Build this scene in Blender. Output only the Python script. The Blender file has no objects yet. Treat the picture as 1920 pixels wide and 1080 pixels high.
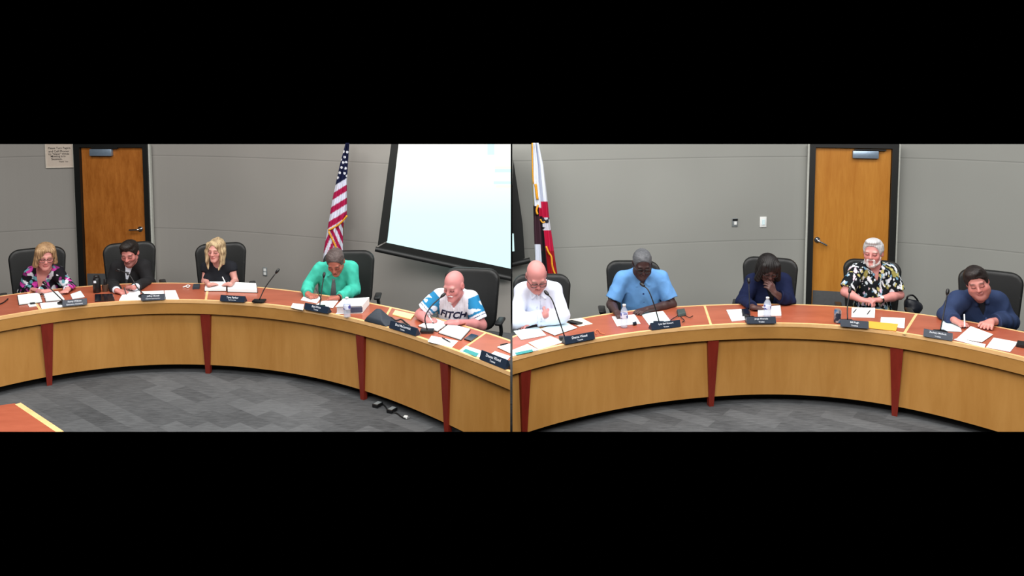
import bpy, bmesh, math, random
import numpy as np
from mathutils import Vector, Matrix, Euler
random.seed(7)
SC = bpy.context.scene
COL = SC.collection
R = math.radians

# ------------------------------------------------------------------ camera
FPX, PITCH, CAMZ, PYC = 1500.0, R(4.3), 2.9, 273.0
cam_d = bpy.data.cameras.new('camera')
cam = bpy.data.objects.new('camera', cam_d)
COL.objects.link(cam)
cam.location = (0, 0, CAMZ)
cam.rotation_euler = (R(90) - PITCH, 0, 0)
cam_d.sensor_width = 36.0
cam_d.lens = 36.0 * FPX / 1920.0
cam_d.shift_y = -(540 - PYC) / 1920.0
cam_d.clip_end = 100
SC.camera = cam
CP = np.array((0, 0, CAMZ))

def ray(px, py):
    xc = (px - 960) / FPX
    yc = -(py - PYC) / FPX
    s, c = math.sin(PITCH), math.cos(PITCH)
    return np.array((xc, yc * s + c, yc * c - s))

def on_z(px, py, z):
    d = ray(px, py)
    return CP + d * ((z - CAMZ) / d[2])

def on_y(px, py, Y):
    d = ray(px, py)
    return CP + d * (Y / d[1])

# limits of what stands here: (point, outward normal)
_n = np.cross(ray(0, 270.3), ray(1920, 270.3)); _n = _n if _n[2] > 0 else -_n
TOP = (CP, _n)
_n = np.cross(ray(0, 809.6), ray(1920, 809.6)); _n = _n if _n[2] < 0 else -_n
BOT = (CP, _n)
XL = (np.array((-0.014, 0, 0)), np.array((1.0, 0, 0)))
XR = (np.array((0.004, 0, 0)), np.array((-1.0, 0, 0)))

# ------------------------------------------------------------------ colour and materials
def lin(c):
    out = []
    for v in c[:3]:
        v = v / 255.0
        out.append(v / 12.92 if v <= 0.04045 else ((v + 0.055) / 1.055) ** 2.4)
    return (out[0], out[1], out[2], 1.0)

class NT:
    def __init__(self, name):
        self.m = bpy.data.materials.new(name)
        self.m.use_nodes = True
        self.t = self.m.node_tree
        self.b = self.t.nodes['Principled BSDF']
    def node(self, kind, **kw):
        n = self.t.nodes.new(kind)
        for k, v in kw.items():
            if k.startswith('i_'):
                n.inputs[k[2:].replace('_', ' ')].default_value = v
            else:
                setattr(n, k, v)
        return n
    def link(self, a, b):
        self.t.links.new(a, b)
    def setb(self, **kw):
        for k, v in kw.items():
            self.b.inputs[k.replace('_', ' ')].default_value = v
    def ramp(self, src, stops, interp='LINEAR'):
        r = self.node('ShaderNodeValToRGB')
        r.color_ramp.interpolation = interp
        e = r.color_ramp.elements
        while len(e) < len(stops):
            e.new(0.5)
        for i, (p, c) in enumerate(stops):
            e[i].position = p
            e[i].color = c
        self.link(src, r.inputs[0])
        return r
    def coords(self, which='Object', scale=(1, 1, 1), rot=(0, 0, 0)):
        tc = self.node('ShaderNodeTexCoord')
        mp = self.node('ShaderNodeMapping')
        mp.inputs['Scale'].default_value = scale
        mp.inputs['Rotation'].default_value = rot
        self.link(tc.outputs[which], mp.inputs[0])
        return mp.outputs[0]
    def bump(self, src, strength=0.2, dist=0.01):
        b = self.node('ShaderNodeBump')
        b.inputs['Strength'].default_value = strength
        b.inputs['Distance'].default_value = dist
        self.link(src, b.inputs['Height'])
        self.link(b.outputs[0], self.b.inputs['Normal'])

_plain = {}
def plain(name, rgb, rough=0.5, metal=0.0, var=0.06, nscale=30.0, spec=0.5):
    if name in _plain:
        return _plain[name]
    n = NT(name)
    v = n.coords('Object')
    no = n.node('ShaderNodeTexNoise', i_Scale=nscale, i_Detail=3.0)
    n.link(v, no.inputs['Vector'])
    c = lin(rgb)
    lo = tuple(x * (1 - var) for x in c[:3]) + (1,)
    hi = tuple(min(1, x * (1 + var)) for x in c[:3]) + (1,)
    r = n.ramp(no.outputs['Fac'], [(0.3, lo), (0.7, hi)])
    n.link(r.outputs[0], n.b.inputs['Base Color'])
    n.setb(Roughness=rough, Metallic=metal)
    n.b.inputs['Specular IOR Level'].default_value = spec
    _plain[name] = n.m
    return n.m

def wood(name, dark, light, rough=0.4, scale=(3, 3, 0.5), spec=0.4):
    n = NT(name)
    v = n.coords('Object', scale)
    no = n.node('ShaderNodeTexNoise', i_Scale=6.0, i_Detail=6.0, i_Roughness=0.65, i_Distortion=0.6)
    n.link(v, no.inputs['Vector'])
    no2 = n.node('ShaderNodeTexNoise', i_Scale=1.3, i_Detail=2.0)
    n.link(v, no2.inputs['Vector'])
    mx = n.node('ShaderNodeMath', operation='ADD')
    n.link(no.outputs['Fac'], mx.inputs[0]); n.link(no2.outputs['Fac'], mx.inputs[1])
    mu = n.node('ShaderNodeMath', operation='MULTIPLY'); mu.inputs[1].default_value = 0.5
    n.link(mx.outputs[0], mu.inputs[0])
    r = n.ramp(mu.outputs[0], [(0.35, lin(dark)), (0.65, lin(light))])
    n.link(r.outputs[0], n.b.inputs['Base Color'])
    n.setb(Roughness=rough)
    n.b.inputs['Specular IOR Level'].default_value = spec
    return n.m

def vcol_mat(name, rough=0.6, bump=0.0, bscale=40.0, spec=0.4):
    n = NT(name)
    a = n.node('ShaderNodeVertexColor', layer_name='Col')
    n.link(a.outputs['Color'], n.b.inputs['Base Color'])
    n.setb(Roughness=rough)
    n.b.inputs['Specular IOR Level'].default_value = spec
    if bump:
        v = n.coords('Object')
        no = n.node('ShaderNodeTexNoise', i_Scale=bscale, i_Detail=4.0)
        n.link(v, no.inputs['Vector'])
        n.bump(no.outputs['Fac'], bump, 0.01)
    return n.m

def emit_tint(name, fn):
    pass

# ------------------------------------------------------------------ objects
def props(o, label=None, cat=None, group=None, kind=None):
    if label: o['label'] = label
    if cat: o['category'] = cat
    if group: o['group'] = group
    if kind: o['kind'] = kind
    return o

def thing(name, loc, label, cat, group=None, kind=None):
    o = bpy.data.objects.new(name, None)
    o.empty_display_size = 0.1
    o.location = tuple(float(x) for x in loc)
    COL.objects.link(o)
    return props(o, label, cat, group, kind)

def origin_of(parent):
    p = np.zeros(3)
    while parent is not None:
        p = p + np.array(parent.location)
        parent = parent.parent
    return p

def cut_bm(bm, cuts):
    for co, no in cuts:
        g = bm.verts[:] + bm.edges[:] + bm.faces[:]
        if not g: return
        r = bmesh.ops.bisect_plane(bm, geom=g, plane_co=Vector(co), plane_no=Vector(no), clear_outer=True)
        es = [e for e in r['geom_cut'] if isinstance(e, bmesh.types.BMEdge) and e.is_valid and len(e.link_faces) == 1]
        if es:
            try:
                bmesh.ops.triangle_fill(bm, edges=es, use_beauty=True)
            except Exception:
                pass

def link_bm(name, bm, mat, parent=None, smooth=False, cuts=(), base=None, label=None):
    """bm holds world coordinates; the mesh is stored relative to its thing (or to its own base)."""
    cut_bm(bm, cuts)
    if smooth:
        for f in bm.faces: f.smooth = True
    o0 = origin_of(parent) if parent is not None else np.zeros(3)
    loc = np.zeros(3)
    if parent is None and base is not None:
        loc = np.array(base, float)
    off = o0 + loc
    for v in bm.verts:
        v.co -= Vector(off)
    me = bpy.data.meshes.new(name)
    bm.to_mesh(me); bm.free()
    if smooth == 'auto':
        me.set_sharp_from_angle(angle=R(40))
    me.materials.append(mat)
    o = bpy.data.objects.new(name, me)
    o.location = tuple(loc)
    COL.objects.link(o)
    if parent is not None: o.parent = parent
    if label: o['label'] = label
    return o

def link_np(name, V, F, mat, parent=None, smooth=True, col=None, base=None, label=None, cuts=()):
    o0 = origin_of(parent) if parent is not None else np.zeros(3)
    loc = np.array(base, float) if (parent is None and base is not None) else np.zeros(3)
    me = bpy.data.meshes.new(name)
    me.from_pydata((V - o0 - loc).tolist(), [], [tuple(int(i) for i in f) for f in F])
    if smooth: me.polygons.foreach_set('use_smooth', [True] * len(me.polygons))
    if col is not None:
        a = me.color_attributes.new('Col', 'FLOAT_COLOR', 'POINT')
        c = np.ones((len(V), 4), np.float32); c[:, :3] = col
        a.data.foreach_set('color', c.ravel())
    me.update()
    if cuts:
        bm = bmesh.new(); bm.from_mesh(me)
        cut_bm(bm, [(np.array(co) - o0 - loc, no) for co, no in cuts])
        bm.to_mesh(me); bm.free()
    me.materials.append(mat)
    o = bpy.data.objects.new(name, me)
    o.location = tuple(loc)
    COL.objects.link(o)
    if parent is not None: o.parent = parent
    if label: o['label'] = label
    return o

# ------------------------------------------------------------------ shapes into a bmesh
def add_hexa(bm, P):
    """P: 8 points, bottom ring 0-3 and top ring 4-7."""
    v = [bm.verts.new(tuple(float(c) for c in p)) for p in P]
    fs = [(3, 2, 1, 0), (4, 5, 6, 7), (0, 1, 5, 4), (1, 2, 6, 5), (2, 3, 7, 6), (3, 0, 4, 7)]
    out = [bm.faces.new([v[i] for i in f]) for f in fs]
    bmesh.ops.recalc_face_normals(bm, faces=out)
    return v

def bevel(bm, w, seg=2):
    bmesh.ops.bevel(bm, geom=bm.edges[:], offset=w, segments=seg, profile=0.5, affect='EDGES')

def hexa_bm(P, bev=0.0, seg=2):
    bm = bmesh.new(); add_hexa(bm, P)
    if bev: bevel(bm, bev, seg)
    return bm

def frame_box(o, u, v, w, du, dv, dw, bev=0.0, seg=2, bm=None):
    """box from corner ranges along unit axes u, v, w at origin o."""
    o, u, v, w = (np.array(a, float) for a in (o, u, v, w))
    P = []
    for c in (dw[0], dw[1]):
        for (a, b) in ((0, 0), (1, 0), (1, 1), (0, 1)):
            P.append(o + u * du[a] + v * dv[b] + w * c)
    if bm is not None and not bev:
        add_hexa(bm, P); return bm
    b2 = hexa_bm(P, bev, seg)
    if bm is None: return b2
    me = bpy.data.meshes.new('tmp'); b2.to_mesh(me); b2.free(); bm.from_mesh(me); bpy.data.meshes.remove(me)
    return bm

def add_tube(bm, pts, r, n=8, caps=True):
    pts = [np.array(p, float) for p in pts]
    rs = r if hasattr(r, '__len__') else [r] * len(pts)
    rings = []
    prev = None
    for i, p in enumerate(pts):
        t = pts[min(i + 1, len(pts) - 1)] - pts[max(i - 1, 0)]
        t = t / (np.linalg.norm(t) + 1e-9)
        a = prev if prev is not None else (np.array((0, 0, 1.0)) if abs(t[2]) < 0.9 else np.array((1.0, 0, 0)))
        a = a - t * a.dot(t); a /= np.linalg.norm(a) + 1e-9
        prev = a
        b = np.cross(t, a)
        rings.append([bm.verts.new(tuple(p + rs[i] * (math.cos(k * 2 * math.pi / n) * a + math.sin(k * 2 * math.pi / n) * b))) for k in range(n)])
    for i in range(len(rings) - 1):
        for k in range(n):
            bm.faces.new((rings[i][k], rings[i][(k + 1) % n], rings[i + 1][(k + 1) % n], rings[i + 1][k]))
    if caps:
        bm.faces.new(list(reversed(rings[0]))); bm.faces.new(rings[-1])
    return bm

def smooth_path(pts, n=6):
    pts = [np.array(p, float) for p in pts]
    P = [2 * pts[0] - pts[1]] + pts + [2 * pts[-1] - pts[-2]]
    out = []
    for i in range(1, len(P) - 2):
        for k in range(n):
            t = k / n
            a, b, c, d = P[i - 1], P[i], P[i + 1], P[i + 2]
            out.append(0.5 * ((2 * b) + (-a + c) * t + (2 * a - 5 * b + 4 * c - d) * t * t + (-a + 3 * b - 3 * c + d) * t ** 3))
    out.append(pts[-1])
    return out

def add_lathe(bm, o, prof, n=20):
    o = np.array(o, float)
    rings = []
    for (r, z) in prof:
        rings.append([bm.verts.new((o[0] + r * math.cos(2 * math.pi * k / n), o[1] + r * math.sin(2 * math.pi * k / n), o[2] + z)) for k in range(n)])
    for i in range(len(rings) - 1):
        for k in range(n):
            bm.faces.new((rings[i][k], rings[i][(k + 1) % n], rings[i + 1][(k + 1) % n], rings[i + 1][k]))
    bm.faces.new(list(reversed(rings[0]))); bm.faces.new(rings[-1])
    return bm

def text_bm(s, o, u, v, width, height, lift=0.001, bold=0.0, shear=0.0, spacing=1.0):
    """letters lying on the plane (u, v) through o, centred, fitted into width x height."""
    cu = bpy.data.curves.new('t', 'FONT')
    cu.body = s; cu.size = 1.0; cu.align_x = 'CENTER'; cu.align_y = 'CENTER'; cu.resolution_u = 3
    cu.offset = bold; cu.shear = shear; cu.space_character = spacing
    ob = bpy.data.objects.new('t', cu); COL.objects.link(ob)
    dg = bpy.context.evaluated_depsgraph_get()
    me = bpy.data.meshes.new_from_object(ob.evaluated_get(dg))
    bpy.data.objects.remove(ob); bpy.data.curves.remove(cu)
    bm = bmesh.new(); bm.from_mesh(me); bpy.data.meshes.remove(me)
    xs = [p.co.x for p in bm.verts]; ys = [p.co.y for p in bm.verts]
    cx, cy = (min(xs) + max(xs)) / 2, (min(ys) + max(ys)) / 2
    k = min(width / (max(xs) - min(xs)), height / (max(ys) - min(ys)))
    o, u, v = (np.array(a, float) for a in (o, u, v))
    w = np.cross(u, v)
    for p in bm.verts:
        q = o + u * (p.co.x - cx) * k + v * (p.co.y - cy) * k + w * lift
        p.co = Vector(q)
    return bm
# ------------------------------------------------------------------ materials of the setting
M = {}
M['maple'] = wood('maple_veneer', (172, 121, 58), (188, 138, 74), 0.42, (2.2, 2.2, 0.35))
M['maple_fascia'] = wood('maple_fascia', (168, 120, 60), (180, 132, 70), 0.42, (1.2, 1.2, 2.0))
M['nosing'] = wood('maple_nosing_lit', (226, 176, 116), (240, 196, 140), 0.35, (2, 2, 2))  # maple brightened in its colour for the light on upward edges
M['cherry'] = wood('cherry_worktop', (152, 76, 52), (172, 92, 66), 0.28, (1.0, 3.5, 3.0), 0.5)
M['pilaster'] = wood('dark_cherry', (104, 30, 20), (126, 40, 28), 0.4, (6, 6, 1))
M['black'] = plain('black_paint', (10, 12, 11), 0.5)
M['shadow_black'] = plain('plinth_shade_black', (8, 8, 9), 0.8)  # toe kick black, holds the shade of the gap under the panels
M['white_plastic'] = plain('white_plastic', (232, 234, 232), 0.4, var=0.02)
M['grey_plastic'] = plain('grey_plastic', (120, 126, 128), 0.5)
M['chrome'] = plain('satin_chrome', (200, 204, 208), 0.25, 1.0)
M['alu'] = plain('aluminium', (150, 170, 190), 0.35, 0.6)
M['kick'] = plain('kick_plate_steel', (96, 98, 100), 0.45, 0.3)

def wall_mat(name, tone, seams):
    n = NT(name)
    tc = n.node('ShaderNodeTexCoord')
    sp = n.node('ShaderNodeSeparateXYZ'); n.link(tc.outputs['Object'], sp.inputs[0])
    no = n.node('ShaderNodeTexNoise', i_Scale=260.0, i_Detail=2.0); n.link(tc.outputs['Object'], no.inputs['Vector'])
    no2 = n.node('ShaderNodeTexNoise', i_Scale=0.8, i_Detail=1.0); n.link(tc.outputs['Object'], no2.inputs['Vector'])
    c = lin(tone)
    r = n.ramp(no2.outputs['Fac'], [(0.3, tuple(x * 0.95 for x in c[:3]) + (1,)), (0.7, tuple(x * 1.05 for x in c[:3]) + (1,))])
    cur = r.outputs[0]
    # the joints between the fabric panels: a thin dark line under a faint light lip
    for z in seams:
        for dz, w, colr in ((0.0, 0.006, 0.76), (-0.014, 0.006, 1.07)):
            s = n.node('ShaderNodeMath', operation='SUBTRACT'); n.link(sp.outputs['Z'], s.inputs[0]); s.inputs[1].default_value = z + dz
            a = n.node('ShaderNodeMath', operation='ABSOLUTE'); n.link(s.outputs[0], a.inputs[0])
            l = n.node('ShaderNodeMath', operation='LESS_THAN'); n.link(a.outputs[0], l.inputs[0]); l.inputs[1].default_value = w
            mx = n.node('ShaderNodeMix', data_type='RGBA', blend_type='MULTIPLY')
            n.link(l.outputs[0], mx.inputs[0]); n.link(cur, mx.inputs[6]); mx.inputs[7].default_value = (colr, colr, colr, 1)
            cur = mx.outputs[2]
    n.link(cur, n.b.inputs['Base Color'])
    n.setb(Roughness=0.9); n.b.inputs['Specular IOR Level'].default_value = 0.15
    n.bump(no.outputs['Fac'], 0.15, 0.002)
    return n.m
M['wall_l'] = wall_mat('fabric_wall_left', (150, 147, 142), (0.93, 1.94))
M['wall_r'] = wall_mat('fabric_wall_right', (148, 149, 144), (0.93, 2.0))

def carpet_mat():
    n = NT('carpet_tiles')
    v = n.coords('Object', (1, 1, 1), (0, 0, R(38)))
    br = n.node('ShaderNodeTexBrick', i_Scale=1.0)
    br.inputs['Brick Width'].default_value = 0.46; br.inputs['Row Height'].default_value = 0.16
    br.inputs['Mortar Size'].default_value = 0.0
    br.inputs['Color1'].default_value = (0.0, 0.0, 0.0, 1); br.inputs['Color2'].default_value = (1, 1, 1, 1)
    n.link(v, br.inputs['Vector'])
    v2 = n.coords('Object', (8, 60, 1), (0, 0, R(38)))
    st = n.node('ShaderNodeTexNoise', i_Scale=1.0, i_Detail=5.0, i_Roughness=0.7); n.link(v2, st.inputs['Vector'])
    no = n.node('ShaderNodeTexNoise', i_Scale=1.5, i_Detail=3.0); n.link(v, no.inputs['Vector'])
    a = n.node('ShaderNodeMath', operation='MULTIPLY'); n.link(br.outputs['Color'], a.inputs[0]); a.inputs[1].default_value = 0.24
    b = n.node('ShaderNodeMath', operation='MULTIPLY_ADD'); n.link(st.outputs['Fac'], b.inputs[0]); b.inputs[1].default_value = 0.9; n.link(a.outputs[0], b.inputs[2])
    c = n.node('ShaderNodeMath', operation='MULTIPLY_ADD'); n.link(no.outputs['Fac'], c.inputs[0]); c.inputs[1].default_value = 0.35; n.link(b.outputs[0], c.inputs[2])
    r = n.ramp(c.outputs[0], [(0.3, lin((30, 31, 33))), (0.95, lin((96, 98, 100)))])
    n.link(r.outputs[0], n.b.inputs['Base Color'])
    n.setb(Roughness=0.95); n.b.inputs['Specular IOR Level'].default_value = 0.1
    n.bump(st.outputs['Fac'], 0.3, 0.004)
    return n.m
M['carpet'] = carpet_mat()

# ------------------------------------------------------------------ plan curves read off the room
TZ = 0.76
def plan(pts, z, deg):
    P = np.array([on_z(x, y, z) for x, y in pts])
    c = np.polyfit(P[:, 0], P[:, 1], deg)
    return c, P[:, 0].min(), P[:, 0].max()
FL = plan([(0,595),(31,587),(104,578),(167,571),(224,565.5),(312,562),(385,563.5),(480,569.5),(571,580),(662,597),(727,614.5),(774,630),(871,664),(957,698)], TZ, 5)
BL = plan([(0,556),(64,545),(128,538),(190,534.5),(300,532),(380,531.5),(450,535),(487,537),(566,546.6),(694,567.6),(732,576),(781,586),(912,623),(957,637)], TZ, 4)
FR = plan([(961,670),(1057,648),(1117,636),(1220,620.5),(1277,613.7),(1337,609),(1422,606),(1498,608),(1576,613),(1680,624),(1730,630),(1788,639.4),(1847,652.5),(1917,672)], TZ, 4)
BR = plan([(961,630),(1020,613),(1077,599.5),(1118,590.5),(1145,586),(1270,575.5),(1300,573),(1382,570),(1480,570),(1585,574.4),(1665,580.5),(1718,587.7),(1764,595),(1889,615.4),(1917,621.4)], TZ, 4)
WL = plan([(0,435),(126,428),(200,427),(286,427),(320,428),(460,434),(603,446),(700,455),(957,478)], 0.93, 3)
WR = plan([(961,468),(1060,463),(1160,459),(1390,452),(1505,450),(1600,451),(1720,455),(1890,471),(1980,482)], 0.93, 3)

def curve(pl, x0, x1, n):
    X = np.linspace(x0, x1, n)
    return np.stack([X, np.polyval(pl[0], X)], 1)
def offset(c, d):
    t = np.gradient(c, axis=0)
    t /= np.linalg.norm(t, axis=1)[:, None]
    nrm = np.stack([-t[:, 1], t[:, 0]], 1)       # away from the camera
    return c + nrm * d

def strip_bm(outer, inner, z0, z1, bm=None):
    """closed solid between two plan curves."""
    bm = bm or bmesh.new()
    n = len(outer)
    ring = []
    for i in range(n):
        ring.append([bm.verts.new((float(p[0]), float(p[1]), z)) for p, z in ((outer[i], z0), (inner[i], z0), (inner[i], z1), (outer[i], z1))])
    for i in range(n - 1):
        for k in range(4):
            bm.faces.new((ring[i][k], ring[i][(k + 1) % 4], ring[i + 1][(k + 1) % 4], ring[i + 1][k]))
    bm.faces.new(ring[0]); bm.faces.new(list(reversed(ring[-1])))
    bmesh.ops.recalc_face_normals(bm, faces=bm.faces[:])
    return bm

# ------------------------------------------------------------------ walls and floor
XW = 7.6
for nm, pl, x0, x1, mat, cut in (('wall_left', WL, -XW, 0.02, M['wall_l'], XL), ('wall_right', WR, -0.02, XW, M['wall_r'], XR)):
    c = curve(pl, x0, x1, 60)
    bm = strip_bm(c, offset(c, 0.12), 0.0, 2.5)
    o = link_bm(nm, bm, mat, cuts=[cut, TOP])
    props(o, 'grey fabric-panelled curved wall on the ' + ('left' if nm == 'wall_left' else 'right') + ' side', 'wall', kind='structure')
yb = on_z(960, 809.6, 0.0)[1]
bm = bmesh.new()
vs = [bm.verts.new(p) for p in ((-7.4, yb, 0), (7.4, yb, 0), (7.4, 12.6, 0), (-7.4, 12.6, 0), (-7.4, yb, -.05), (7.4, yb, -.05), (7.4, 12.6, -.05), (-7.4, 12.6, -.05))]
for f in ((0, 1, 2, 3), (7, 6, 5, 4), (0, 4, 5, 1), (1, 5, 6, 2), (2, 6, 7, 3), (3, 7, 4, 0)): bm.faces.new([vs[i] for i in f])
bmesh.ops.recalc_face_normals(bm, faces=bm.faces[:])
props(link_bm('floor', bm, M['carpet'], cuts=[BOT]), 'dark grey carpet tile floor', 'floor', kind='structure')

# ------------------------------------------------------------------ doors
M['door_l'] = wood('door_veneer_left', (146, 82, 26), (178, 110, 46), 0.4, (8, 8, 1.6))
M['door_r'] = wood('door_veneer_right', (168, 106, 32), (190, 130, 52), 0.4, (5, 5, 0.5))
M['seal'] = plain('pale_door_seal', (188, 190, 182), 0.6)

def door(name, wl, px0, px1, in0, in1, slab_top, kick_y, lever, lever_dir, closer, mat, cut, label):
    Y0 = np.polyval(wl[0], on_y(px0, 428, 10.5)[0]); Y1 = np.polyval(wl[0], on_y(px1, 428, 10.5)[0])
    A = on_y(px0, 428, Y0 - 0.06); B = on_y(px1, 428, Y1 - 0.06)
    A[2] = B[2] = 0
    W = np.linalg.norm(B - A); u = (B - A) / W; v = np.array((0, 0, 1.0)); w = np.cross(u, v)   # w points to the room
    f = lambda px: (px - px0) / (px1 - px0) * W
    Ym = (A[1] + B[1]) / 2
    zt = on_y((px0 + px1) / 2, slab_top, Ym)[2]
    root = thing(name, A, label, 'door', kind='structure')
    a0, a1 = f(in0), f(in1)
    bm = bmesh.new()
    frame_box(A, u, v, w, (0, a0), (0, zt + 0.16), (-0.06, 0.05), bm=bm)
    frame_box(A, u, v, w, (a1, W), (0, zt + 0.16), (-0.06, 0.05), bm=bm)
    frame_box(A, u, v, w, (a0, a1), (zt, zt + 0.16), (-0.06, 0.05), bm=bm)
    link_bm('door_frame', bm, M['black'], root, cuts=[cut, TOP])
    bm = bmesh.new()
    frame_box(A, u, v, w, (-0.022, 0), (0, zt + 0.16), (-0.03, 0.02), bm=bm)
    frame_box(A, u, v, w, (W, W + 0.022), (0, zt + 0.16), (-0.03, 0.02), bm=bm)
    link_bm('frame_edge', bm, M['seal'], root, cuts=[cut, TOP])
    link_bm('door_panel', frame_box(A, u, v, w, (a0 + .004, a1 - .004), (0.01, zt - .004), (-0.045, 0.0)), mat, root)
    zk = on_y((px0 + px1) / 2, kick_y, Ym)[2]
    link_bm('kick_plate', frame_box(A, u, v, w, (a0 + .015, a1 - .015), (0.02, zk), (0.0, 0.004)), M['kick'], root)
    L = on_y(lever[0], lever[1], Ym); lu = (L - A).dot(u); lz = L[2]
    c = A + u * lu + v * lz
    bm = bmesh.new()
    add_tube(bm, [c, c + w * 0.012], 0.036, 16)
    h = link_bm('door_handle', bm, M['chrome'], root, smooth='auto')
    bm = bmesh.new()
    d = u * lever_dir[0] + v * lever_dir[1]
    add_tube(bm, smooth_path([c + w * 0.01, c + w * 0.06, c + w * 0.065 + d * 0.05, c + w * 0.06 + d * 0.13], 5), 0.012, 10)
    link_bm('lever', bm, M['chrome'], h, smooth='auto')
    c0 = on_y(closer[0], closer[2], Ym); c1 = on_y(closer[1], closer[3], Ym)
    q0, q1 = (c0 - A).dot(u), (c1 - A).dot(u)
    link_bm('door_closer', frame_box(A, u, v, w, (q0, q1), (c1[2], c0[2]), (0.0, 0.06), 0.008), M['alu'], root, smooth='auto')
    bm = bmesh.new()
    frame_box(A, u, v, w, (q0 + .02, q1 + .08), (c0[2] + .005, c0[2] + .022), (0.02, 0.055), bm=bm)
    link_bm('closer_arm', bm, M['black'], root)
    return A, u, v, w

door('door_1', WL, 147, 284, 158, 275, 276, 513, (264, 429), (-1, -0.05), (171, 213, 279, 292), M['door_l'], XL,
     'wooden door in black frame behind the person in the dark suit')
door('door_2', WR, 1514, 1679, 1525, 1667, 277, 548, (1534, 452), (0.85, -0.45), (1598, 1644, 282, 296), M['door_r'], XR,
     'wooden door in black frame behind the person in the tropical print shirt')

# ------------------------------------------------------------------ the two curved dais desks
def dais(name, F, B, x0, x1, cut, pil, seams, label):
    root = thing(name, ((x0 + x1) / 2, float(np.polyval(F[0], (x0 + x1) / 2)), 0), label, 'desk')
    f = curve(F, x0, x1, 90); b = curve(B, x0 * 1.1 if x0 < -1 else x0, x1 * 1.1 if x1 > 1 else x1, 90)
    ck = [cut, BOT]
    link_bm('worktop', strip_bm(offset(f, 0.03), offset(b, -0.028), TZ - 0.03, TZ), M['cherry'], root, cuts=ck)
    link_bm('front_nosing', strip_bm(f, offset(f, 0.03), TZ - 0.03, TZ + 0.001), M['nosing'], root, cuts=ck, label='maple front nosing with top light in its colour')
    link_bm('rear_nosing', strip_bm(offset(b, -0.028), b, TZ - 0.03, TZ + 0.001), M['nosing'], root, cuts=ck, label='maple rear nosing with top light in its colour')
    link_bm('fascia', strip_bm(offset(f, 0.004), offset(f, 0.03), TZ - 0.14, TZ - 0.03), M['maple_fascia'], root, cuts=ck)
    # panels between the pilasters
    xs = []
    for (pt, pb, yt, yb_) in pil:
        P = on_z((pt[0] + pt[1]) / 2, yt, TZ - 0.14)
        # walk onto the fascia line
        dd = np.linalg.norm(f - P[None, :2], axis=1)
        xs.append(float(P[0]))
    ed = [x0] + sorted(xs) + [x1]
    for i in range(len(ed) - 1):
        c = curve(F, ed[i] + (0.004 if i else 0), ed[i + 1] - (0.004 if i < len(ed) - 2 else 0), 30)
        link_bm('front_panel', strip_bm(offset(c, 0.045), offset(c, 0.07), 0.085, TZ - 0.14), M['maple'], root, cuts=ck)
    link_bm('toe_kick', strip_bm(offset(f, 0.16), offset(f, 0.18), 0.0, 0.09), M['shadow_black'], root, cuts=ck)
    link_bm('rear_panel', strip_bm(offset(f, 0.075), offset(f, 0.095), 0.085, TZ - 0.03), M['shadow_black'], root, cuts=ck)
    # pilasters: tapered cherry wedges in front of the panels
    for x in sorted(xs):
        y = float(np.polyval(F[0], x)); t = np.array((1.0, float(np.polyval(np.polyder(F[0]), x)), 0)); t /= np.linalg.norm(t)
        nn = np.array((-t[1], t[0], 0)); p = np.array((x, y, 0.0))
        top, bot = 0.052, 0.022
        P = [p + nn * .03 - t * bot, p + nn * .03 + t * bot, p + nn * .075 + t * bot, p + nn * .075 - t * bot]
        Q = [p + nn * .012 - t * top, p + nn * .012 + t * top, p + nn * .075 + t * top, p + nn * .075 - t * top]
        Q = [q + np.array((0, 0, TZ - 0.1405)) for q in Q]
        link_bm('pilaster', hexa_bm(P + Q), M['pilaster'], root, cuts=ck, label='dark cherry tapered pilaster')
    for (s0, s1) in seams:
        a = on_z(s0[0], s0[1], TZ); c = on_z(s1[0], s1[1], TZ)
        d = (c - a) / np.linalg.norm(c - a); n2 = np.array((-d[1], d[0], 0)) * 0.011
        L = [a - n2, a + n2, c + n2, c - n2]
        link_bm('joint_strip', hexa_bm([q - np.array((0, 0, .006)) for q in L] + [q + np.array((0, 0, .0015)) for q in L]), M['nosing'], root, cuts=ck, label='maple joint strip across the worktop in the lit nosing colour')
    return root
X_L0 = on_z(-70, 610, TZ)[0]; X_R1 = on_z(1985, 690, TZ)[0]
dais('curved_desk', FL, BL, X_L0, 0.02, XL,
     [((74, 94), 0, 609, 0), ((374, 393), 0, 589, 0), ((663, 682), 0, 628, 0), ((820, 842), 0, 676, 0)],
     [((391, 533), (386, 562)), ((733, 577), (714, 610)), ((911, 624), (862, 658)), ((52, 548), (75, 580))],
     'curved maple desk with cherry top, its left-hand run before the flag with stars')
dais('curved_desk', FR, BR, -0.02, X_R1, XR,
     [((977, 1000), 0, 698, 0), ((1329, 1350), 0, 639, 0), ((1670, 1693), 0, 653, 0)],
     [((1321, 573), (1333, 609)), ((1719, 588), (1695, 626))],
     'curved maple desk with cherry top, its right-hand run before the yellow-fringed white flag')

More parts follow.
